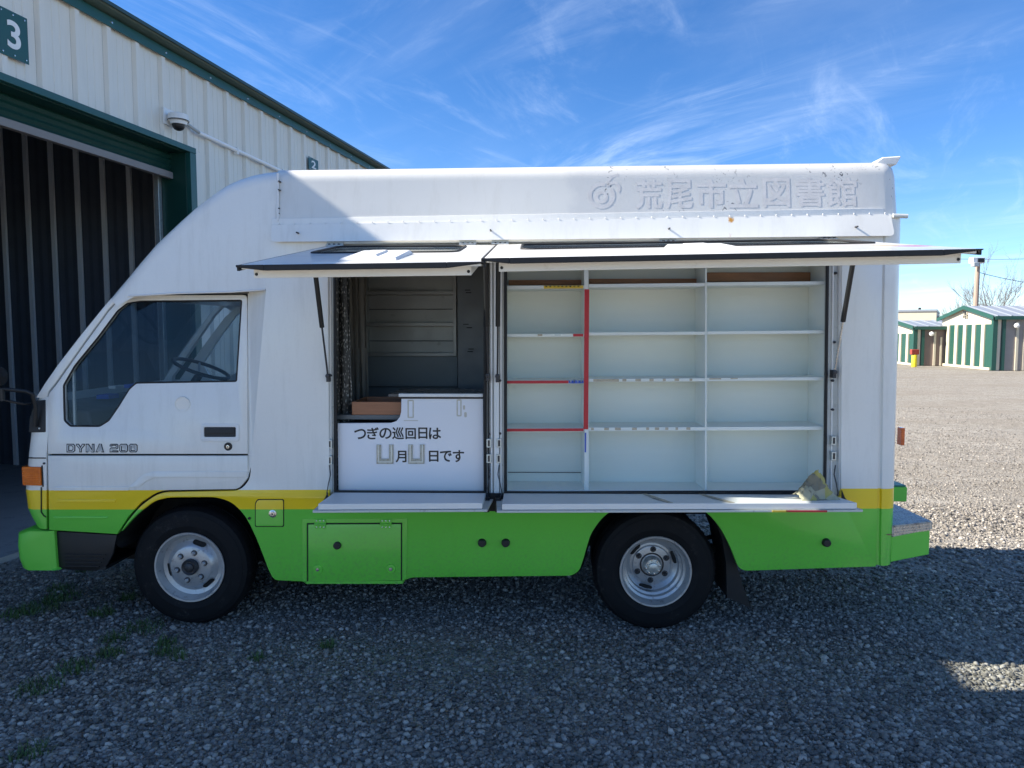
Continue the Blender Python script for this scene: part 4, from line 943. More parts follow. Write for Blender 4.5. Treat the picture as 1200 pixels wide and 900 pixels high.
for r_i, row in enumerate(rowsz):
    for b_i, (l, r_) in enumerate(row):
        SH[(r_i, b_i)] = shf(bays[b_i][0], l, bays[b_i][1], r_, ths[r_i])
rr = random.Random(11)
_, a, b = SH[(0, 0)]; tape(a, b, .48, .99, .020, YELT)
ylab = None
for k in range(9): tape(a, b, .50 + k * .052, .525 + k * .052, .012, INK, 'label_mark')
for r_i in (2, 3):
    _, a, b = SH[(r_i, 0)]; tape(a, b, .0, .80 if r_i == 2 else .995, .019, REDT)
    if r_i == 2: tape(a, b, .802, .995, .019, BLUET); [tape(a, b, .82 + k * .045, .84 + k * .045, .013, WHITE, 'label_mark') for k in range(4)]
_, a, b = SH[(1, 0)]; tape(a, b, .86, .99, .018, REDT); tape(a, b, .4, .46, .015, PALET); tape(a, b, .62, .70, .015, ALU)
for r_i in (2, 3):
    _, a, b = SH[(r_i, 1)]
    if r_i == 2: tape(a, b, .04, .26, .018, PALET)
    t_ = .02 if r_i == 3 else .29
    while t_ < .95:
        w_ = rr.uniform(.02, .05); tape(a, b, t_, min(.99, t_ + w_), .017, PALET); t_ += w_ + rr.uniform(.05, .10)
_, a, b = SH[(2, 2)]; tape(a, b, .02, .12, .010, PALET); tape(a, b, .2, .26, .008, PALET)
def divider(px0t, px1t, px0b, px1b, name='divider', mat=SHELFW, yf=YF - .003):
    a, b = T(px0t, 320, yf), T(px1t, 320, yf); c, d = T(px0b, 573, yf), T(px1b, 573, yf); zt_ = bz1; k = (zt_ - a.z) / (a.z - c.z)
    a0 = a.x + (a.x - c.x) * k; b0 = b.x + (b.x - d.x) * k
    return MB().hexa([(c.x, yf, bz0), (d.x, yf, bz0), (b0, yf, zt_), (a0, yf, zt_)], [(c.x, YK - .0015, bz0), (d.x, YK - .0015, bz0), (b0, YK - .0015, zt_), (a0, YK - .0015, zt_)]).build(name, mat, bk, .0015)
divider(684.5, 689.6, 684.8, 690); divider(826.5, 828.4, 826.3, 828.2); divider(967.2, 972, 966, 971, 'side_panel'); divider(588, 593.5, 588, 593.6, 'side_panel')
ta, tb = T(685.0, 339, YF - .004), T(689.2, 503, YF - .004)
MB().box(ta.x, tb.x, YF - .0065, YF - .004, tb.z, ta.z).build('divider_tape', REDT, bk)
ta, tb = T(685.3, 507, YF - .004), T(687.3, 530, YF - .004); MB().box(ta.x, tb.x - .003, YF - .0065, YF - .004, tb.z, ta.z).build('divider_tape', BLUET, bk)
MB().box(bc_x0, bc_x1, YF - .002, YK, bz0 - .018, bz0).build('base_board', SHELFW, bk, .0015)
for (p0, y0_, p1, y1_) in ((596, 328, 683, 334), (690.5, 326.5, 820, 332.5), (828.5, 319, 950, 330)):
    a = T(p0, y1_, YK - .04); b = T(p1, y0_, YK - .04); MB().box(a.x, b.x, YK - .04, YK - .012, a.z, b.z).build('wooden_batten', WOODK, bk, .002)
MB().box(T(595, 560, YK).x, T(682, 560, YK).x, YK - .006, YK - .001, T(600, 553.6, YK).z, T(600, 553, YK).z).build('back_seam', BLACKGAP, bk)

# ---- awning doors
def awning(name, hx0, hx1, nx0, nx1, hy0, hy1, ny0, ny1, win, bar, padpx):
    """hinge and near edge given by picture columns/rows; U = reach"""
    U = 1.33
    H0, H1 = T(hx0, hy0, -.005), T(hx1, hy1, -.005); N0, N1 = T(nx0, ny0, -U), T(nx1, ny1, -U)
    x0, x1 = N0.x, N1.x
    def zz(x, u):
        t_ = (x - x0) / (x1 - x0); zh = H0.z + (H1.z - H0.z) * t_; zn = N0.z + (N1.z - N0.z) * t_
        return zh + (zn - zh) * u / U
    th = .018
    fn = lambda u, v, w: (u, -v, zz(u, v) + w - th / 2)
    wo = rnd(rect(win[0], win[1], win[2], win[3]), .07)
    o_ = plate(name, WHITE_AW, TR, rnd(rect(x0, .012, x1, U), [0, 0, .02, .02]), [wo], t=th, fn=fn, bev=.002)
    MB().tube([(x_, -u, zz(x_, u) + .001) for x_, u in wo], .0065, 8, closed=True).build('window_seal', RUBBER, o_)
    plate('window_pane', AWGLASS, o_, wo, (), t=.004, fn=lambda u, v, w: (u, -v, zz(u, v) - .008 + w))
    # rubber lip round the free edges
    lp = MB()
    def lipseg(pA, pB):
        (xa_, ua), (xb__, ub) = pA, pB; d = Vector((xb__ - xa_, ub - ua)).normalized(); n = Vector((d.y, -d.x)) * .012
        lp.hexa([(xa_, -ua, zz(xa_, ua) - .024), (xb__, -ub, zz(xb__, ub) - .024), (xb__ - n.x, -ub + n.y, zz(xb__, ub) - .024), (xa_ - n.x, -ua + n.y, zz(xa_, ua) - .024)],
                [(xa_, -ua, zz(xa_, ua) - .001), (xb__, -ub, zz(xb__, ub) - .001), (xb__ - n.x, -ub + n.y, zz(xb__, ub) - .001), (xa_ - n.x, -ua + n.y, zz(xa_, ua) - .001)])
    lipseg((x0 - .001, .02), (x0 - .001, U)); lipseg((x0 + .10, U + .001), (x1 - .14, U + .001))
    for xa_, xb__, ha, hb_ in ((x0 - .012, x0 + .10, .010, .024), (x1 - .14, x1 + .012, .024, .006)):
        lp.hexa([(xa_, -U, zz(xa_, U) - ha), (xb__, -U, zz(xb__, U) - hb_), (xb__, -U - .013, zz(xb__, U) - hb_), (xa_, -U - .013, zz(xa_, U) - ha)], [(xa_, -U, zz(xa_, U) - .001), (xb__, -U, zz(xb__, U) - .001), (xb__, -U - .013, zz(xb__, U) - .001), (xa_, -U - .013, zz(xa_, U) - .001)])
    lipseg((x1 + .001, U), (x1 + .001, .02))
    lp.build('edge_seal', RUBBER, o_, .003)
    # inner frame below
    def ib(xa_, ua, xb__, ub, hgt_=.034, dr=.026):
        MB().hexa([(xa_, -ua, zz(xa_, ua) - dr - hgt_), (xb__, -ua, zz(xb__, ua) - dr - hgt_), (xb__, -ub, zz(xb__, ub) - dr - hgt_), (xa_, -ub, zz(xa_, ub) - dr - hgt_)],
                  [(xa_, -ua, zz(xa_, ua) - dr + .012), (xb__, -ua, zz(xb__, ua) - dr + .012), (xb__, -ub, zz(xb__, ub) - dr + .012), (xa_, -ub, zz(xa_, ub) - dr + .012)]).build('inner_frame', WHITE, o_, .003)
    ub = U - .07
    bx0, bx1 = T(bar[0], 315, -ub).x, T(bar[1], 315, -ub).x
    ib(bx0, ub, bx1, ub - .03, .034, .026); ib(bx0, .10, bx0 + .03, ub - .03); ib(bx1 - .03, .10, bx1, ub - .03); ib(bx0, .07, bx1, .10)
    for xx in (bx0 + .012, bx1 - .012): MB().lathe([(0, -.004), (.006, -.003), (.007, .002)], (xx, -ub, zz(xx, ub) - .026 - .018), 8).build('screw', BLACK, o_)
    # handle housing on the outer skin
    pa_, pb_ = padpx; u0, u1 = .78, 1.20; xa_ = T(pa_, 305, -u1).x; xb__ = T(pb_, 305, -u1).x
    MB().hexa([(xa_, -u1, zz(xa_, u1)), (xb__, -u1, zz(xb__, u1)), (xb__, -u0, zz(xb__, u0)), (xa_, -u0, zz(xa_, u0))],
              [(xa_ + .015, -u1 + .02, zz(xa_, u1) + .016), (xb__ - .015, -u1 + .02, zz(xb__, u1) + .016), (xb__ - .015, -u0 - .015, zz(xb__, u0) + .016), (xa_ + .015, -u0 - .015, zz(xa_, u0) + .016)]).build('handle_housing', WHITE, o_, .006)
    xm = xa_ + (xb__ - xa_) * .62; q0, q1 = u0 + .09, u1 - .07
    MB().hexa([(xa_ + .06, -q1, zz(xa_, q1) + .010), (xm, -q1, zz(xm, q1) + .010), (xm, -q0, zz(xm, q0) + .010), (xa_ + .06, -q0, zz(xa_, q0) + .010)],
              [(xa_ + .07, -q1 + .01, zz(xa_, q1) + .024), (xm - .01, -q1 + .01, zz(xm, q1) + .024), (xm - .01, -q0 - .01, zz(xm, q0) + .024), (xa_ + .07, -q0 - .01, zz(xa_, q0) + .024)]).build('handle_bar', WHITE, o_, .004)
    return o_, zz, x0, x1
WHITE_AW = paint('awning_paint', False, (0.80, 0.80, 0.77), stains=((tuple(T(1070, 291, -1.0)), 0.16, (0.62, 0.16, 0.14)), (tuple(T(1040, 291, -.9)), 0.13, (0.70, 0.55, 0.30)),))
aw1, zz1, ax0, ax1 = awning('awning_door', 386, 575, 281, 565.5, 287.5, 286.5, 310.5, 306.5, (-.97, .14, -.25, .70), (297, 552.5), (395, 466))
aw2, zz2, cx0, cx1 = awning('awning_door', 592, 985, 567.5, 1147, 286, 280, 302.5, 291.5, (.06, .14, 1.76, .70), (584.5, 1126), (800, 881))
for px, py, aw in ((392, 287.5, aw1), (548, 286.2, aw1), (586, 285.8, aw2), (783, 283.4, aw2), (971, 280.3, aw2)):
    p = T(px, py, -.02)
    hg = MB(); hg.tube([(p.x - .05, -.014, p.z + .004), (p.x + .05, -.014, p.z + .004)], .007, 8); hg.box(p.x - .048, p.x + .048, -.04, -.012, p.z - .004, p.z + .001); hg.box(p.x - .048, p.x + .048, -.010, -.004, p.z + .002, p.z + .028)
    hg.build('hinge', FRAMEM, TR)
    for k in (-.028, 0, .028): MB().lathe([(0, .010), (.007, .008), (.008, 0)], (p.x + k, -.030, p.z), 8, 'z').build('hinge_bolt', GREASE, TR)
# gas struts
def strut(bx, by, tx, u, zz, side):
    b = T(bx, by, .0); xt = T(tx, 312, -u).x; zt_ = zz(xt, u) - .05
    s = Vector((b.x, -.004, b.z)); e = Vector((xt, -u, zt_)); m_ = s + (e - s) * .43
    o_ = MB().tube([tuple(m_), tuple(e)], .0135, 14).build('gas_strut', BLACK, TR)
    MB().tube([tuple(s), tuple(m_)], .0055, 10).build('piston_rod', CHROME if side else GREASE, o_)
    MB().lathe([(0, -.016), (.012, -.014), (.014, 0), (.012, .014)], tuple(s), 12).build('ball_joint', GREASE, o_)
    MB().box(s.x - .010, s.x + .010, -.008, .036, s.z - .035, s.z + .012).build('strut_bracket', GREASE, o_, .002)
    MB().lathe([(0, -.016), (.012, -.014), (.014, 0), (.012, .014)], tuple(e), 12).build('ball_joint', ALU, o_)
strut(384.5, 440.5, 367.5, .26, zz1, 0); strut(571.5, 440, 569, .22, zz1, 0); strut(583, 441, 584, .22, zz2, 0); strut(977.5, 436, 1001.5, .24, zz2, 1)

# ---- skirt fittings
ld = plate('locker_door', PAINT, TR, P2([(361.5, 614.5), (469.8, 614), (469.8, 680), (361.5, 681.5)]), (), -.005, .006, bev=.002)
plate('locker_gap', BLACKGAP, TR, P2([(359.9, 613), (471.2, 612.5), (471.2, 680.2), (359.9, 681.6)]), (), -.0012, .002)
plate('locker_surround', PAINT, TR, P2([(354.5, 608), (477.5, 607.5), (476.5, 677), (472, 680.5), (354.8, 681)]), [P2([(359, 612.2), (472, 611.7), (472, 684), (359, 684)])], -.003, .0035)
for px in (375.5, 452.5):
    a = T(px, 614, -.005); hg = MB(); hg.tube([(a.x - .035, -.012, a.z), (a.x + .035, -.012, a.z)], .006, 8); hg.box(a.x - .033, a.x + .033, -.009, -.005, a.z - .028, a.z + .028); ho = hg.build('locker_hinge', LIME, ld, .001)
    for dx in (-.022, 0, .022):
        for dz_ in (-.019, .019): MB().lathe([(0, -.012), (.004, -.011), (.005, -.008)], (a.x + dx, 0, a.z + dz_), 8).build('hinge_screw', CHROME, ho)
for px, py in ((372.8, 666.8), (458.3, 666.2)):
    a = T(px, py, -.005); MB().lathe([(0, -.014), (.010, -.013), (.011, -.008), (.026, -.007), (.028, 0)], (a.x, -.005, a.z), 24).build('locker_lock', LIME, ld)
    MB().lathe([(0, -.0165), (.010, -.016), (.011, -.012)], (a.x, -.005, a.z), 14).build('lock_barrel', CHROME, ld)
for px, py in ((395.7, 638.7), (565, 636), (592.6, 636), (968, 635.6)):
    a = T(px, py); MB().lathe([(0, -.022), (.018, -.022), (.022, -.019), (.023, -.004), (.026, 0), (.026, .002)], (a.x, -.001, a.z), 24).build('rubber_knob', BLACK, TR)
ff = plate('fuel_flap', PAINT, TR, rnd(P2([(302.5, 585.8), (332, 585.8), (332, 616.5), (299.8, 616.5), (299.8, 590)]), .012), (), -.004, .005, bev=.0015)
plate('fuel_flap_gap', BLACKGAP, TR, rnd(P2([(301.6, 584.8), (333, 584.8), (333, 617.5), (298.8, 617.5), (298.8, 589.5)]), .012), (), -.0011, .002)
a = T(320, 601.7); MB().lathe([(0, -.016), (.013, -.015), (.014, -.010), (.023, -.008), (.024, -.003)], (a.x, 0, a.z), 24).build('fuel_lock', CHROME, ff)
MB().lathe([(0, -.018), (.005, -.0175)], (a.x, 0, a.z), 10).build('keyhole', BLACK, ff)
a = T(292.3, 607.3); MB().lathe([(0, -.008), (.008, -.007), (.009, 0)], (a.x, 0, a.z), 12).build('grommet', BLACK, TR)
a = T(1042, 626); plate('scratch', M('bare_scratch', (0.22, 0.12, 0.08), .7), TR, rnd(P2([(1037, 626), (1040, 625.3), (1047, 626), (1041, 627)]), .002), (), -.0078, .0006)
# rear step bumper
def rear_step():
    y0_ = .02
    a = T(1046, 603, y0_); b = T(1090, 611, y0_)
    e = T(1090.5, 611, y0_); z1_, z0_ = T(1090, 612, y0_).z, T(1090, 650, y0_).z; zl = T(1048, 617, y0_).z; zlb = T(1048, 659, y0_).z
    xl, xr = T(1044, 640, y0_).x, e.x
    mb = MB(); mb.hexa([(xl, y0_, zlb), (xr, y0_, z0_), (xr, y0_, z1_), (xl, y0_, zl)], [(xl, W_ - .02, zlb), (xr, W_ - .02, z0_), (xr, W_ - .02, z1_), (xl, W_ - .02, zl)])
    st_ = mb.build('rear_step', LIME, TR, .006)
    CHK = M('chequer_plate', (0.46, 0.45, 0.42), 0.4, 0.5, var=.15, scale=20, dirt=(0.10, 0.10, 0.11), dirtlo=.45)
    t = MB(); t.hexa([(xl, y0_ - .006, zl + .001), (xr + .006, y0_ - .006, z1_ + .001), (xr + .006, W_ - .02, z1_ + .001), (xl, W_ - .02, zl + .001)], [(xl, y0_ - .006, zl + .006), (xr + .006, y0_ - .006, z1_ + .006), (xr + .006, W_ - .02, z1_ + .006), (xl, W_ - .02, zl + .006)])
    # folded front face of chequer plate
    t.hexa([(xl, y0_ - .006, zl - .062), (xr + .006, y0_ - .006, z1_ - .040), (xr + .006, y0_ - .001, z1_ - .040), (xl, y0_ - .001, zl - .062)], [(xl, y0_ - .006, zl), (xr + .006, y0_ - .006, z1_), (xr + .006, y0_ - .001, z1_), (xl, y0_ - .001, zl)])
    pl = t.build('step_plate', CHK, st_)
    bars = MB(); n = 0
    for i in range(26):
        x_ = xl + .01 + i * (xr - xl - .01) / 26; t_ = i / 26
        for r_i in range(3):
            zc_ = (zl + (z1_ - zl) * t_) - .008 - r_i * .017; s_ = 1 if (i + r_i) % 2 else -1; d = .006
            bars.add([(x_ - .001, y0_ - .0085, zc_ - s_ * d), (x_ + .003, y0_ - .0085, zc_ - s_ * d), (x_ + .006, y0_ - .0085, zc_ + s_ * d), (x_ + .002, y0_ - .0085, zc_ + s_ * d), (x_ - .001, y0_ - .006, zc_ - s_ * d), (x_ + .003, y0_ - .006, zc_ - s_ * d), (x_ + .006, y0_ - .006, zc_ + s_ * d), (x_ + .002, y0_ - .006, zc_ + s_ * d)], [(0, 1, 2, 3), (0, 1, 5, 4), (2, 3, 7, 6), (1, 2, 6, 5), (3, 0, 4, 7)])
        for j in range(22):
            y_ = y0_ + .02 + j * .06 + (.03 if i % 2 else 0); zc_ = (zl + (z1_ - zl) * t_) + .0065; s_ = 1 if (i + j) % 2 else -1; d = .010
            bars.add([(x_, y_ - d, zc_), (x_ + .004, y_ - d, zc_), (x_ + .004 + s_ * .006, y_ + d, zc_ + .002), (x_ + s_ * .006, y_ + d, zc_ + .002)], [(0, 1, 2, 3)])
    o_ = bars.build('chequer_pattern', CHROME, st_); o_['kind'] = 'stuff'
    a = T(1050, 588, .85); b = T(1063.5, 571, .85)
    MB().box(T(1044, 600, .02).x, b.x, .85, 1.2, a.z, b.z).build('tow_housing', LIME, TR, .006)
    MB().box(T(1044, 600, .02).x, b.x - .005, .86, 1.19, b.z + .001, b.z + .012).build('housing_cap', TEALP, TR, .003)
rear_step()

# ---- wheels
def wheel(cx, yf, dual, R_=.371, rimr=.214, holes=(), squash=0.0):
    """yf: plane of the outer side wall; axis along y"""
    Wt = .19; ZC = R_ - .014; c = (cx, yf, ZC)
    wh = MB()
    prof = [(rimr - .012, .035), (rimr, .010), (rimr + .012, .004), (rimr + .04, -.002), (rimr + .045, -.0035), (rimr + .05, -.002), (.290, -.004), (.325, .004), (.3265, .0065), (.350, .016), (.360, .03), (.366, .042), (R_, .060), (R_, Wt / 2 - .022), (R_ - .008, Wt / 2 - .019), (R_ - .008, Wt / 2 - .013), (R_, Wt / 2 - .010), (R_, Wt / 2 + .01), (R_ - .008, Wt / 2 + .013), (R_ - .008, Wt / 2 + .019), (R_, Wt / 2 + .022), (R_, Wt - .06), (.352, Wt - .03), (.325, Wt - .004), (.28, Wt), (rimr, Wt - .01), (rimr - .012, Wt - .035)]
    wh.lathe(prof, c, 72)
    w_ = wh.build('wheel', TYRE, TR, angle=32)
    tr = MB()
    for i in range(60):
        a = 2 * math.pi * i / 60
        for (r0_, r1_, y0_, y1_) in ((.350, .365, .024, .066),):
            q = []
            for aa in (a, a + .055):
                for rr_, yy in ((.352, .016), (.3745, .058), (.3745, .072), (.362, .07)): q.append((cx + rr_ * math.cos(aa), yf + yy, ZC + rr_ * math.sin(aa)))
            tr.add(q, [(0, 1, 5, 4), (1, 2, 6, 5), (2, 3, 7, 6), (0, 1, 2, 3), (4, 7, 6, 5)])
    o_ = tr.build('tread_blocks', TYRE, w_); o_['kind'] = 'stuff'
    dk = .13 if dual else .0
    if dual:
        rp = [(rimr - .006, .008), (rimr + .004, .002), (rimr + .002, -.004), (rimr - .008, -.003), (rimr - .012, .008), (rimr - .020, .028), (rimr - .022, .056), (rimr - .036, .062), (rimr - .038, .092), (rimr - .052, .098), (rimr - .056, .130), (rimr - .080, .148), (rimr - .092, .146), (.116, .137), (.110, .135), (.055, .135), (.055, .155), (0, .155)]
        hubd = .135
    else:
        rp = [(rimr - .006, .008), (rimr + .004, .002), (rimr + .002, -.004), (rimr - .008, -.003), (rimr - .012, .008), (rimr - .024, .030), (rimr - .030, .045), (rimr - .055, .052), (rimr - .070, .042), (.128, .022), (.120, .018), (.045, .018), (0, .020)]
        hubd = .018
    rim = MB().lathe(rp, c, 64).build('rim', RIMM, w_, angle=28)
    for ang in holes:
        a = R(ang)
        if dual: rc, yy, tilt = .142, .1360, .0
        else: rc, yy, tilt = .148, .0400, .9
        m_ = MB(); ring = []
        for k in range(20):
            t_ = 2 * math.pi * k / 20; ru = rc + .017 * math.sin(t_) * (1 + .3 * math.cos(2 * t_)); ta_ = .042 * math.cos(t_)
            px_, pz_ = ru * math.cos(a) - ta_ * math.sin(a), ru * math.sin(a) + ta_ * math.cos(a)
            rad = math.hypot(px_, pz_); y_ = yy + (rad - rc) * tilt - .0035
            ring.append((cx + px_, yf + y_, ZC + pz_))
        cc = Vector((cx + rc * math.cos(a), yf + yy, ZC + rc * math.sin(a)))
        m_.v = ring + [tuple(cc)]; m_.f = [(k, (k + 1) % 20, 20) for k in range(20)]
        m_.build('hand_hole', BLACKGAP, rim)
    if dual:
        MB().lathe([(.075, hubd - .001), (.072, hubd - .004), (.066, hubd - .004), (.060, hubd + .02)], c, 32).build('hub_ring', GREASE, rim)
        MB().lathe([(.058, hubd + .02), (.056, hubd - .03), (.046, hubd - .045), (.028, hubd - .047), (.026, hubd - .062), (.012, hubd - .066), (0, hubd - .066)], c, 32).build('hub_cap', ALU, rim)
        for k in range(8):
            a = 2 * math.pi * k / 8 + .2; MB().lathe([(0, hubd - .056), (.006, hubd - .055), (.007, hubd - .045)], (cx + .043 * math.cos(a), yf, ZC + .043 * math.sin(a)), 6).build('hub_bolt', CHROME, rim)
        nr, off = .098, .45
    else:
        MB().lathe([(.050, hubd), (.049, hubd - .022), (.044, hubd - .028), (.036, hubd - .022), (.030, hubd - .022), (.027, hubd - .030), (.020, hubd - .034), (0, hubd - .035)], c, 32).build('hub_cap', GREASE, rim)
        nr, off = .088, .25
    for k in range(6):
        a = 2 * math.pi * k / 6 + off; q = (cx + nr * math.cos(a), yf, ZC + nr * math.sin(a))
        MB().lathe([(.0185, hubd - .001), (.018, hubd - .004), (.013, hubd - .005)], q, 16).build('nut_seat', GREASE, rim)
        MB().lathe([(.0125, hubd), (.0125, hubd - .016), (.010, hubd - .018), (.006, hubd - .0175), (.0055, hubd - .024), (0, hubd - .024)], q, 6).build('wheel_nut', RIMM if not dual else GREASE, rim, angle=20)
    return w_
fcx = T(222.5, 665, .075).x; rcx = T(768, 670, .06).x
w1 = wheel(fcx, .07, False, holes=(71, -49, 191))
w2 = wheel(rcx, .05, True, holes=(20, 255, 137))
def copy_wheel(w, yf_src, y_new, flip):
    c = w.copy(); COL.objects.link(c)
    if flip: c.scale = (1, -1, 1)
    c.location = (0, y_new, 0)
    for ch in list(w.children):
        d = ch.copy(); COL.objects.link(d); d.parent = c
        for g in ch.children:
            if g.name.split('.')[0] in ('hand_hole', 'rim', 'hub_cap', 'hub_ring'):
                e_ = g.copy(); COL.objects.link(e_); e_.parent = d
    return c
copy_wheel(w1, .07, W_, True); copy_wheel(w2, .05, W_, True)
def inner_wheel(cx, y): 
    MB().lathe([(.20, .03), (.25, .0), (.33, .005), (.362, .04), (.362, .15), (.33, .185), (.2, .17)], (cx, y, .362), 56).build('inner_wheel', TYRE, TR)
inner_wheel(rcx, .275); inner_wheel(rcx, W_ - .275 - .19)
# ---- wheel arches and chassis
plate('inner_fender', CHASSIS, TR, P2([(100, 585), (330, 585), (330, 668), (300, 655), (150, 655), (100, 650)], .42), (), .42, .01)
def arch(pts, name, dep=.55):
    q = rnd(P2(pts, .03), .05, 4); mb = MB()
    mb.grid([[(x_, .03, z_) for x_, z_ in q], [(x_, dep, z_) for x_, z_ in q]]); o_ = mb.build(name, CHASSIS, TR, recalc=False)
arch([(134, 640), (140, 622), (160, 598), (181, 584), (197, 580), (253, 579.5), (274, 585), (290, 602), (303, 630), (318, 676), (322, 690)], 'front_wheel_arch')
arch([(668, 676), (682, 668), (690, 640), (696, 622), (708, 606), (733, 589), (760, 586), (800, 587.5), (818, 593)], 'rear_wheel_arch', .5)
ch = MB()
for y_ in (.48, 1.14): ch.box(T(60, 600).x, T(1040, 600).x, y_, y_ + .07, .60, .70)
ch.build('chassis_rail', CHASSIS, TR, .004)
MB().tube([(rcx, .25, .362), (rcx, W_ - .25, .362)], .05, 14).build('rear_axle', CHASSIS, TR)
MB().tube([(fcx, .2, .34), (fcx, W_ - .2, .34)], .035, 12).build('front_axle', CHASSIS, TR)
MB().lathe([(0, -.14), (.10, -.12), (.14, -.03), (.14, .03), (.10, .12), (0, .14)], (rcx, W_ / 2, .362), 20, 'x').build('differential', CHASSIS, TR)
for xc in (rcx, fcx):
    for y_ in (.47, 1.17):
        for k in range(3): 
            MB().tube([(xc - .55 + k * .1, y_, .46 + k * .0), (xc - .2, y_, .41 - k * .012), (xc, y_, .395 - k * .012), (xc + .2, y_, .41 - k * .012), (xc + .55 - k * .1, y_, .46)], .011, 6).build('leaf_spring', CHASSIS, TR)
MB().tube([(fcx + .7, .84, .42), (rcx - .12, .84, .40)], .04, 12).build('drive_shaft', CHASSIS, TR)
MB().box(T(400, 650).x, T(560, 650).x, 1.22, 1.6, .30, .55).build('fuel_tank', CHASSIS, TR, .03)
MB().box(fcx - .35, fcx + .5, .6, 1.1, .30, .62).build('engine_sump', CHASSIS, TR, .05)
MB().tube([(fcx + .3, .35, .38), (fcx + 1.0, .35, .36), (fcx + 1.5, .4, .36)], .035, 10).build('exhaust_pipe', CHASSIS, TR)
MB().box(T(326, 640, .3).x, T(332, 640, .3).x + .02, .3, .34, .16, .5).build('prop_bracket', CHASSIS, TR)
mfl = P2([(846, 612), (860, 640), (864, 664), (872, 690), (880.5, 713), (852, 700), (851, 660), (846, 630), (838, 610)], .10)
plate('mud_flap', RUBBER, TR, mfl, (), .10, .30)
MB().box(T(820, 660, .3).x, T(866, 660, .3).x, .35, .42, T(850, 650, .3).z, T(850, 643, .3).z).build('body_bracket', CHASSIS, TR)

# ---- ghost lettering on the upper side
zsp = T(700, 250, 0).z; KU = .035 / (T(700, 205, .03).z - zsp)
def gh(pxs, mat=GHOST): pass
for c_h, x0_, x1_ in (('荒', 745.5, 775.5), ('尾', 781, 811), ('市', 817, 850.5), ('立', 854, 888), ('図', 895, 925.5), ('書', 933, 966), ('館', 970, 1004)):
    dy = (x0_ - 745) * -.012
    a = T(x0_, 244 + dy, .008); b = T(x1_, 210.5 + dy, .022)
    text('lettering_ghost', c_h, GHOST, TR, lambda u, v, w: (a.x + u, UPY(a.x + u, a.z + v) - .0009 - w, a.z + v), (b.x - a.x, b.z - a.z), depth=.0, fat=.004)
def gring(cx_, cy_, r0_, r1_, a0=0, a1=360):
    n = 36; pts = [(cx_ + r1_ * math.cos(R(a0 + (a1 - a0) * k / n)), cy_ - r1_ * math.sin(R(a0 + (a1 - a0) * k / n))) for k in range(n + 1)]
    pts += [(cx_ + r0_ * math.cos(R(a1 - (a1 - a0) * k / n)), cy_ - r0_ * math.sin(R(a1 - (a1 - a0) * k / n))) for k in range(n + 1)]
    plate('emblem_ghost', GHOST, TR, P2(pts, .016), (), t=.0004, fn=lambda u, v, w: (u, UPY(u, v) - .0008 + w, v))
gring(705, 229, 11.5, 16, 70, 395); gring(705, 231, 4, 7.5, 0, 359); gring(719, 220, 5, 8.5, -40, 150); gring(724, 216, 10, 13, 80, 190)

# ================================================================== CLOTH BAG ON THE FLAP
def bag():
    rng = random.Random(4)
    pL, pR = T(936, 578, -.20), T(984, 582, -.20); w = pR.x - pL.x; z0_ = z2(pL.x, .2) + .002
    prof = [(0, .030), (.08, .075), (.20, .13), (.30, .155), (.42, .15), (.50, .165), (.62, .125), (.74, .085), (.88, .045), (1, .012)]
    def hz(t):
        for (a_, h_), (b_, g_) in zip(prof, prof[1:]):
            if a_ <= t <= b_: return h_ + (g_ - h_) * (t - a_) / (b_ - a_)
        return .01
    nx, ny = 26, 16; rows = []
    for j in range(ny + 1):
        v = j / ny; row = []
        for i in range(nx + 1):
            t = i / nx; f = max(0, 1 - abs(v * 2 - 1) ** 1.5)
            z_ = hz(t) * f * (1 + rng.uniform(-.07, .07)) * (.8 + .2 * math.sin(9 * t + 6 * v)); y_ = (v - .5) * (.17 - .06 * t) + rng.uniform(-.004, .004)
            row.append((w * t + rng.uniform(-.006, .006), y_, max(0, z_)))
        rows.append(row)
    m, N, L, b_ = newmat('yellowed_cloth')
    v = N.new('ShaderNodeTexVoronoi'); v.inputs['Scale'].default_value = 18; tc = N.new('ShaderNodeTexCoord'); L.new(tc.outputs['Object'], v.inputs[0])
    s = N.new('ShaderNodeSeparateColor'); L.new(v.outputs['Color'], s.inputs[0])
    c = mixc(N, L, ramp(N, L, s.outputs[0], .45, .55), (0.44, 0.40, 0.27), (0.23, 0.21, 0.15)); c = mixc(N, L, ramp(N, L, s.outputs[1], .8, .84), c, (0.44, 0.38, 0.12))
    L.new(c, b_.inputs['Base Color']); b_.inputs['Roughness'].default_value = .8
    o = MB().grid(rows).build('crumpled_bag', m, angle=30)
    o.matrix_basis = TR.matrix_basis @ Matrix.Translation((pL.x, -.17, z0_))
    tag(o, 'crumpled yellowish grey cloth bag lying on the right end of the shelf flap', 'bag')
bpy.context.view_layer.update()
bag()

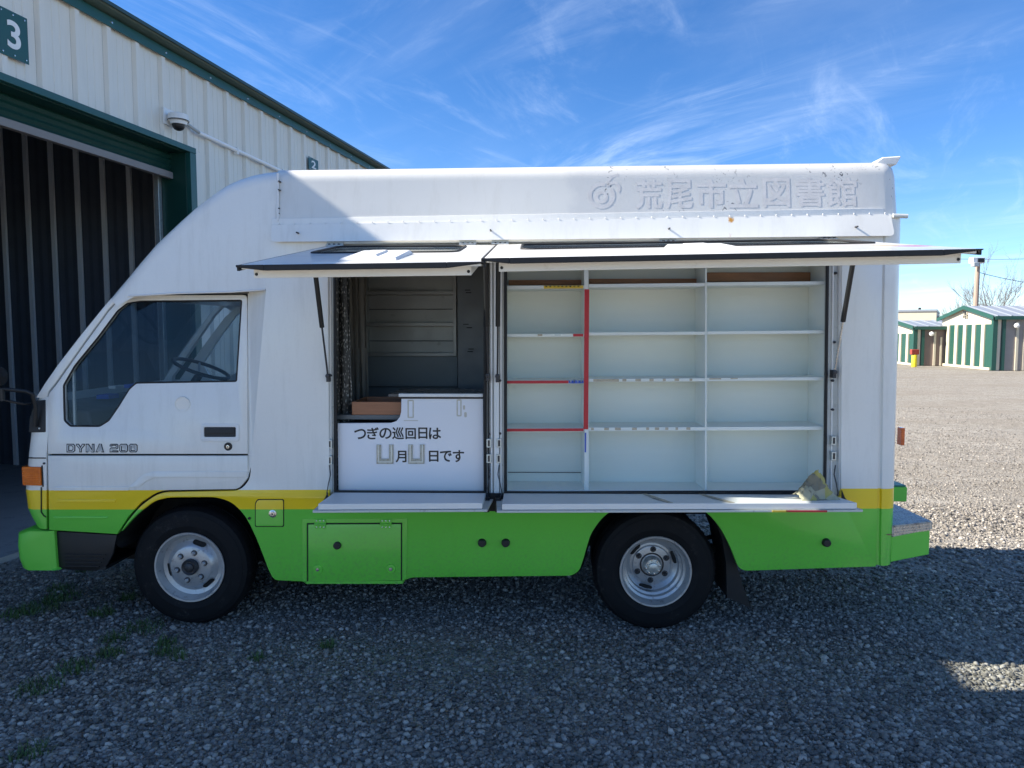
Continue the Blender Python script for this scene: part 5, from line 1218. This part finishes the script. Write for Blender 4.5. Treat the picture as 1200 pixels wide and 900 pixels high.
# ================================================================== BACKGROUND UNITS
CREAMF = M('pale_cream_wall', (0.56, 0.50, 0.38), 0.6, var=.05, scale=2)
GRNPANEL = M('green_roller', (0.014, 0.075, 0.055), 0.5, var=.1)
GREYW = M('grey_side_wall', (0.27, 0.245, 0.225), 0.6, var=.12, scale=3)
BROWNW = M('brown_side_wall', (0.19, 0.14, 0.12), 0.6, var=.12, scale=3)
ROOFM = M('grey_roof_sheet', (0.30, 0.33, 0.37), 0.45, .2, var=.08)
def unit(label, c0, c1, length, he, ha, sidecol, npost, over=.25):
    """gable end from c1 (far-left corner) to c0 (near corner); the long side runs to +x from c0"""
    c0 = Vector(c0); c1 = Vector(c1); g = (c1 - c0); gw = g.length; gd = g.normalized(); sd = Vector((gd.y, -gd.x, 0))
    rz = math.atan2(sd.y, sd.x)
    u = thing('storage_unit', label, 'storage building', c0, rz)        # local x: along side, local y: along gable
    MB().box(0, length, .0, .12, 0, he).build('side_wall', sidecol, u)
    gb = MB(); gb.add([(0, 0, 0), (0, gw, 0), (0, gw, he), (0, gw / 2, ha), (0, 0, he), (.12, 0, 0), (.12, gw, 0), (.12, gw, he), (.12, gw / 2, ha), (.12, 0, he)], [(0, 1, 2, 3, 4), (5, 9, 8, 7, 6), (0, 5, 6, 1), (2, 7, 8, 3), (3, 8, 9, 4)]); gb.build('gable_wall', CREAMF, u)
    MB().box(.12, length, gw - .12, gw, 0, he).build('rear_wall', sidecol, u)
    ex = over
    for s_ in (0, 1):
        ya, yb_ = (-ex, gw / 2) if s_ == 0 else (gw + ex, gw / 2); za_ = he - ex * (ha - he) / (gw / 2)
        MB().hexa([(-.15, ya, za_ + .02), (length + .1, ya, za_ + .02), (length + .1, yb_, ha + .02), (-.15, yb_, ha + .02)], [(-.15, ya, za_ + .07), (length + .1, ya, za_ + .07), (length + .1, yb_, ha + .07), (-.15, yb_, ha + .07)]).build('roof_slope', ROOFM, u)
        MB().hexa([(-.20, ya, za_ - .10), (-.155, ya, za_ - .10), (-.155, yb_, ha - .10), (-.20, yb_, ha - .10)], [(-.20, ya, za_ + .09), (-.155, ya, za_ + .09), (-.155, yb_, ha + .09), (-.20, yb_, ha + .09)]).build('barge_board', GRNPANEL, u)
    rb = MB()
    for i in range(int(length / .6)): 
        rb.hexa([(i * .6, -ex, he - ex * .2 + .06), (i * .6 + .06, -ex, he - ex * .2 + .06), (i * .6 + .06, gw / 2, ha + .07), (i * .6, gw / 2, ha + .07)], [(i * .6, -ex, he - ex * .2 + .11), (i * .6 + .06, -ex, he - ex * .2 + .11), (i * .6 + .06, gw / 2, ha + .12), (i * .6, gw / 2, ha + .12)])
    o_ = rb.build('roof_ribs', ROOFM, u)
    MB().box(-.1, length, -ex - .05, -ex, he - ex * .2 - .10, he - ex * .2 + .07).build('fascia', GRNPANEL, u)
    # gable: green sheet with cream posts
    hp = he - .36
    MB().box(-.03, -.002, .08, gw - .08, 0.02, hp).build('green_cladding', GRNPANEL, u)
    for i in range(npost):
        y_ = .75 + i * (gw - .9) / npost; MB().box(-.09, -.031, y_, y_ + .30, 0.02, hp).build('cream_post', CREAMF, u)
    MB().box(-.10, .10, -.10, .10, 0, he - .02).build('corner_post', GRNPANEL, u)
    MB().box(-.16, -.10, 0, gw, 0, .13).build('kerb', CREAMF, u)
    # side: green door frames and cream posts
    x_ = .35; k = 0
    x_ = .12; MB().box(x_, x_ + .14, -.05, -.002, 0, he - .05).build('cream_post', CREAMF, u); MB().box(x_ + .2, x_ + .36, -.06, -.002, 0, he - .05).build('green_post', GRNPANEL, u)
    x_ = .95
    while x_ < length - 1:
        MB().box(x_, x_ + .11, -.06, -.002, 0, he - .25).build('cream_post', CREAMF, u)
        MB().box(x_ + .33, x_ + .42, -.05, -.002, 0, he - .55).build('cream_post', CREAMF, u)
        x_ += .8 + .5 * (k % 2); k += 1
    return u
A1 = G(1163, 434); B1 = G(1102, 428)
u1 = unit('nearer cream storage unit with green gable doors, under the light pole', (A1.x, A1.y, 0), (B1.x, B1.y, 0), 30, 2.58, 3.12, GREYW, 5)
s_ = MB().lathe([(0, .13), (.09, .09), (.13, 0), (.09, -.09), (0, -.13)], (.85, -.25, 2.15), 12, 'z').build('wall_lamp', WHITE, u1)
text('unit_number', '26', INK, u1, lambda u, v, w: (-.10 - w, 2.95 - u, 2.58 + v), (.35, .38), .03, .003)
A2 = G(1073, 428.3); B2 = A2 + Vector((.8, 5.2, 0))
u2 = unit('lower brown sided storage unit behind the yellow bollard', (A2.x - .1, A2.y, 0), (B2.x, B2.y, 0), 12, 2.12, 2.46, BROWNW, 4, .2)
MB().lathe([(0, .13), (.09, .09), (.13, 0), (.09, -.09), (0, -.13)], (.75, -.25, 1.75), 12, 'z').build('wall_lamp', WHITE, u2)
# white warehouse beyond
p0 = AT(1040, 377, 66); p1 = AT(1089, 377, 66); zt_ = AT(1089, 365.5, 66).z
wh_ = thing('warehouse', 'long flat roofed cream warehouse beyond the storage units', 'building', (p0.x, p0.y, 0), R(-32))
MB().box(0, p1.x - p0.x, 0, 12, -.1, zt_).build('wall', CREAMF, wh_)
MB().box(p1.x - p0.x + .002, p1.x - p0.x + 14, 3, 12, -.1, zt_ - .4).build('annex_wall', GREYW, wh_)
for i in range(9): MB().box(p1.x - p0.x + .4 + i * 1.2, p1.x - p0.x + .9 + i * 1.2, 2.9, 2.999, 0, zt_ - .5).build('cream_post', CREAMF, wh_)
MB().box(-.1, p1.x - p0.x + .05, -.1, 12.1, zt_, zt_ + .18).build('roof', ROOFM, wh_)
# bollard
q = G(1070, 427.8); q = Vector((G(1071, 430).x, G(1071, 430).y, 0))
bo = thing('bollard', 'yellow bollard with a red top in front of the brown storage unit', 'bollard', q)
sc = q.y + CAM_D
MB().lathe([(.13, 0), (.13, .62), (.12, .64)], (0, 0, 0), 16, 'z', cap=True).build('post', M('bollard_yellow', (0.75, 0.60, 0.02), .5), bo)
MB().box(-.20, .20, -.1, .1, .66, .93).build('red_cap', M('bollard_red', (0.40, 0.05, 0.03), .6), bo, .02)
# light pole
pp = AT(1141, 400, 52); top = AT(1142.5, 309, 52)
po = thing('light_pole', 'weathered wooden pole with a white flood light behind the storage unit', 'pole', (pp.x, pp.y, 0))
MB().tube([(0, 0, 0), (.05, 0, top.z)], [.20, .15], 10).build('pole', M('pole_wood', (0.36, 0.27, 0.21), .8, var=.2, scale=3, stretch=(3, 3, .3)), po)
MB().box(-.45, .45, -.2, .3, top.z + .02, top.z + .45).build('flood_light', WHITE, po, .04)
MB().box(-.55, -.15, -.5, -.1, top.z - .25, top.z + .05).build('lamp_shield', GREYM, po, .04)
MB().box(-.1, .35, -.25, -.201, top.z + .08, top.z + .36).build('lamp_glass', BLACK, po)
def wire(a, b, sag, lab):
    pts = []
    for i in range(17):
        t = i / 16; p_ = a + (b - a) * t; pts.append((p_.x, p_.y, p_.z - sag * 4 * t * (1 - t)))
    o_ = MB().tube(pts, .022, 5).build('overhead_wire', BLACK); tag(o_, lab, 'wire', 'overhead wires')
wire(Vector((pp.x + .05, pp.y, top.z - .6)), AT(1330, 330, 60), .7, 'thin overhead wire running right from below the flood light')
wire(AT(1035, 300, 75), AT(1340, 296, 75), .5, 'thin high wire crossing the sky above the flood light pole')
# distant utility pole
d0 = AT(1077, 380, 90); d1 = AT(1077, 360.5, 90)
up_ = thing('utility_pole', 'distant dark utility pole behind the warehouse roof', 'pole', (d0.x, d0.y, 0))
MB().tube([(0, 0, 0), (0, 0, d1.z)], .16, 8).build('pole', CHASSIS, up_); MB().box(-1.1, 1.1, -.1, .1, d1.z - .9, d1.z - .72).build('cross_arm', CHASSIS, up_)
wire(Vector((d0.x - 1, d0.y, d1.z - .7)), AT(1030, 366, 90), .2, 'short thin wire running left from the distant utility pole')
wire(Vector((d0.x + 1, d0.y, d1.z - .7)), AT(1108, 368, 80), .25, 'short thin wire running right from the distant utility pole')
# bare trees
def bare_tree(px, base_dist, toppy, seed, label, spread=1.0):
    rng = random.Random(seed); b0 = AT(px, 392, base_dist); H = AT(px, toppy, base_dist).z
    tr_ = thing('bare_tree', label, 'tree', (b0.x, b0.y, 0), group='bare winter trees')
    tk = MB().tube([(0, 0, 0), (.05, 0, H * .18), (0, .05, H * .34)], [.20, .16, .13], 8).build('trunk', bpy.data.materials['pole_wood'], tr_)
    cr = MB()
    def br(p, d, L_, r, lev):
        pts = [p]; q = Vector(p); dd = Vector(d)
        for i in range(4):
            dd = (dd + Vector((rng.uniform(-.18, .18), rng.uniform(-.18, .18), rng.uniform(-.02, .14)))).normalized(); q = q + dd * L_ / 4; pts.append(q.copy())
        cr.tube(pts, [r, r * .85, r * .7, r * .55, r * .4], 4, cap=False)
        if lev > 0:
            for k in range(5):
                i = rng.choice((1, 2, 3, 4)); nd = (dd + Vector((rng.uniform(-1, 1), rng.uniform(-1, 1), rng.uniform(-.1, .7))) * .75).normalized(); br(pts[i], nd, L_ * rng.uniform(.5, .68), r * .5, lev - 1)
    for k in range(9):
        a = k * 2.4; br(Vector((0, .03, H * rng.uniform(.2, .34))), Vector((math.cos(a) * .75 * spread, math.sin(a) * .7, 1)).normalized(), H * rng.uniform(.36, .5), .036, 3)
    br(Vector((0, .05, H * .33)), Vector((0, 0, 1)), H * .5, .06, 3)
    cr.build('crown', M('twig_bark', (0.17, 0.15, 0.14), .9) if 'twig_bark' not in bpy.data.materials else bpy.data.materials['twig_bark'], tr_, recalc=False)
bare_tree(1158, 62, 322, 2, 'large bare leafless tree right behind the light pole', 1.1)
bare_tree(1122, 85, 352, 5, 'smaller bare tree low behind the roof left of the light pole', 1.3)
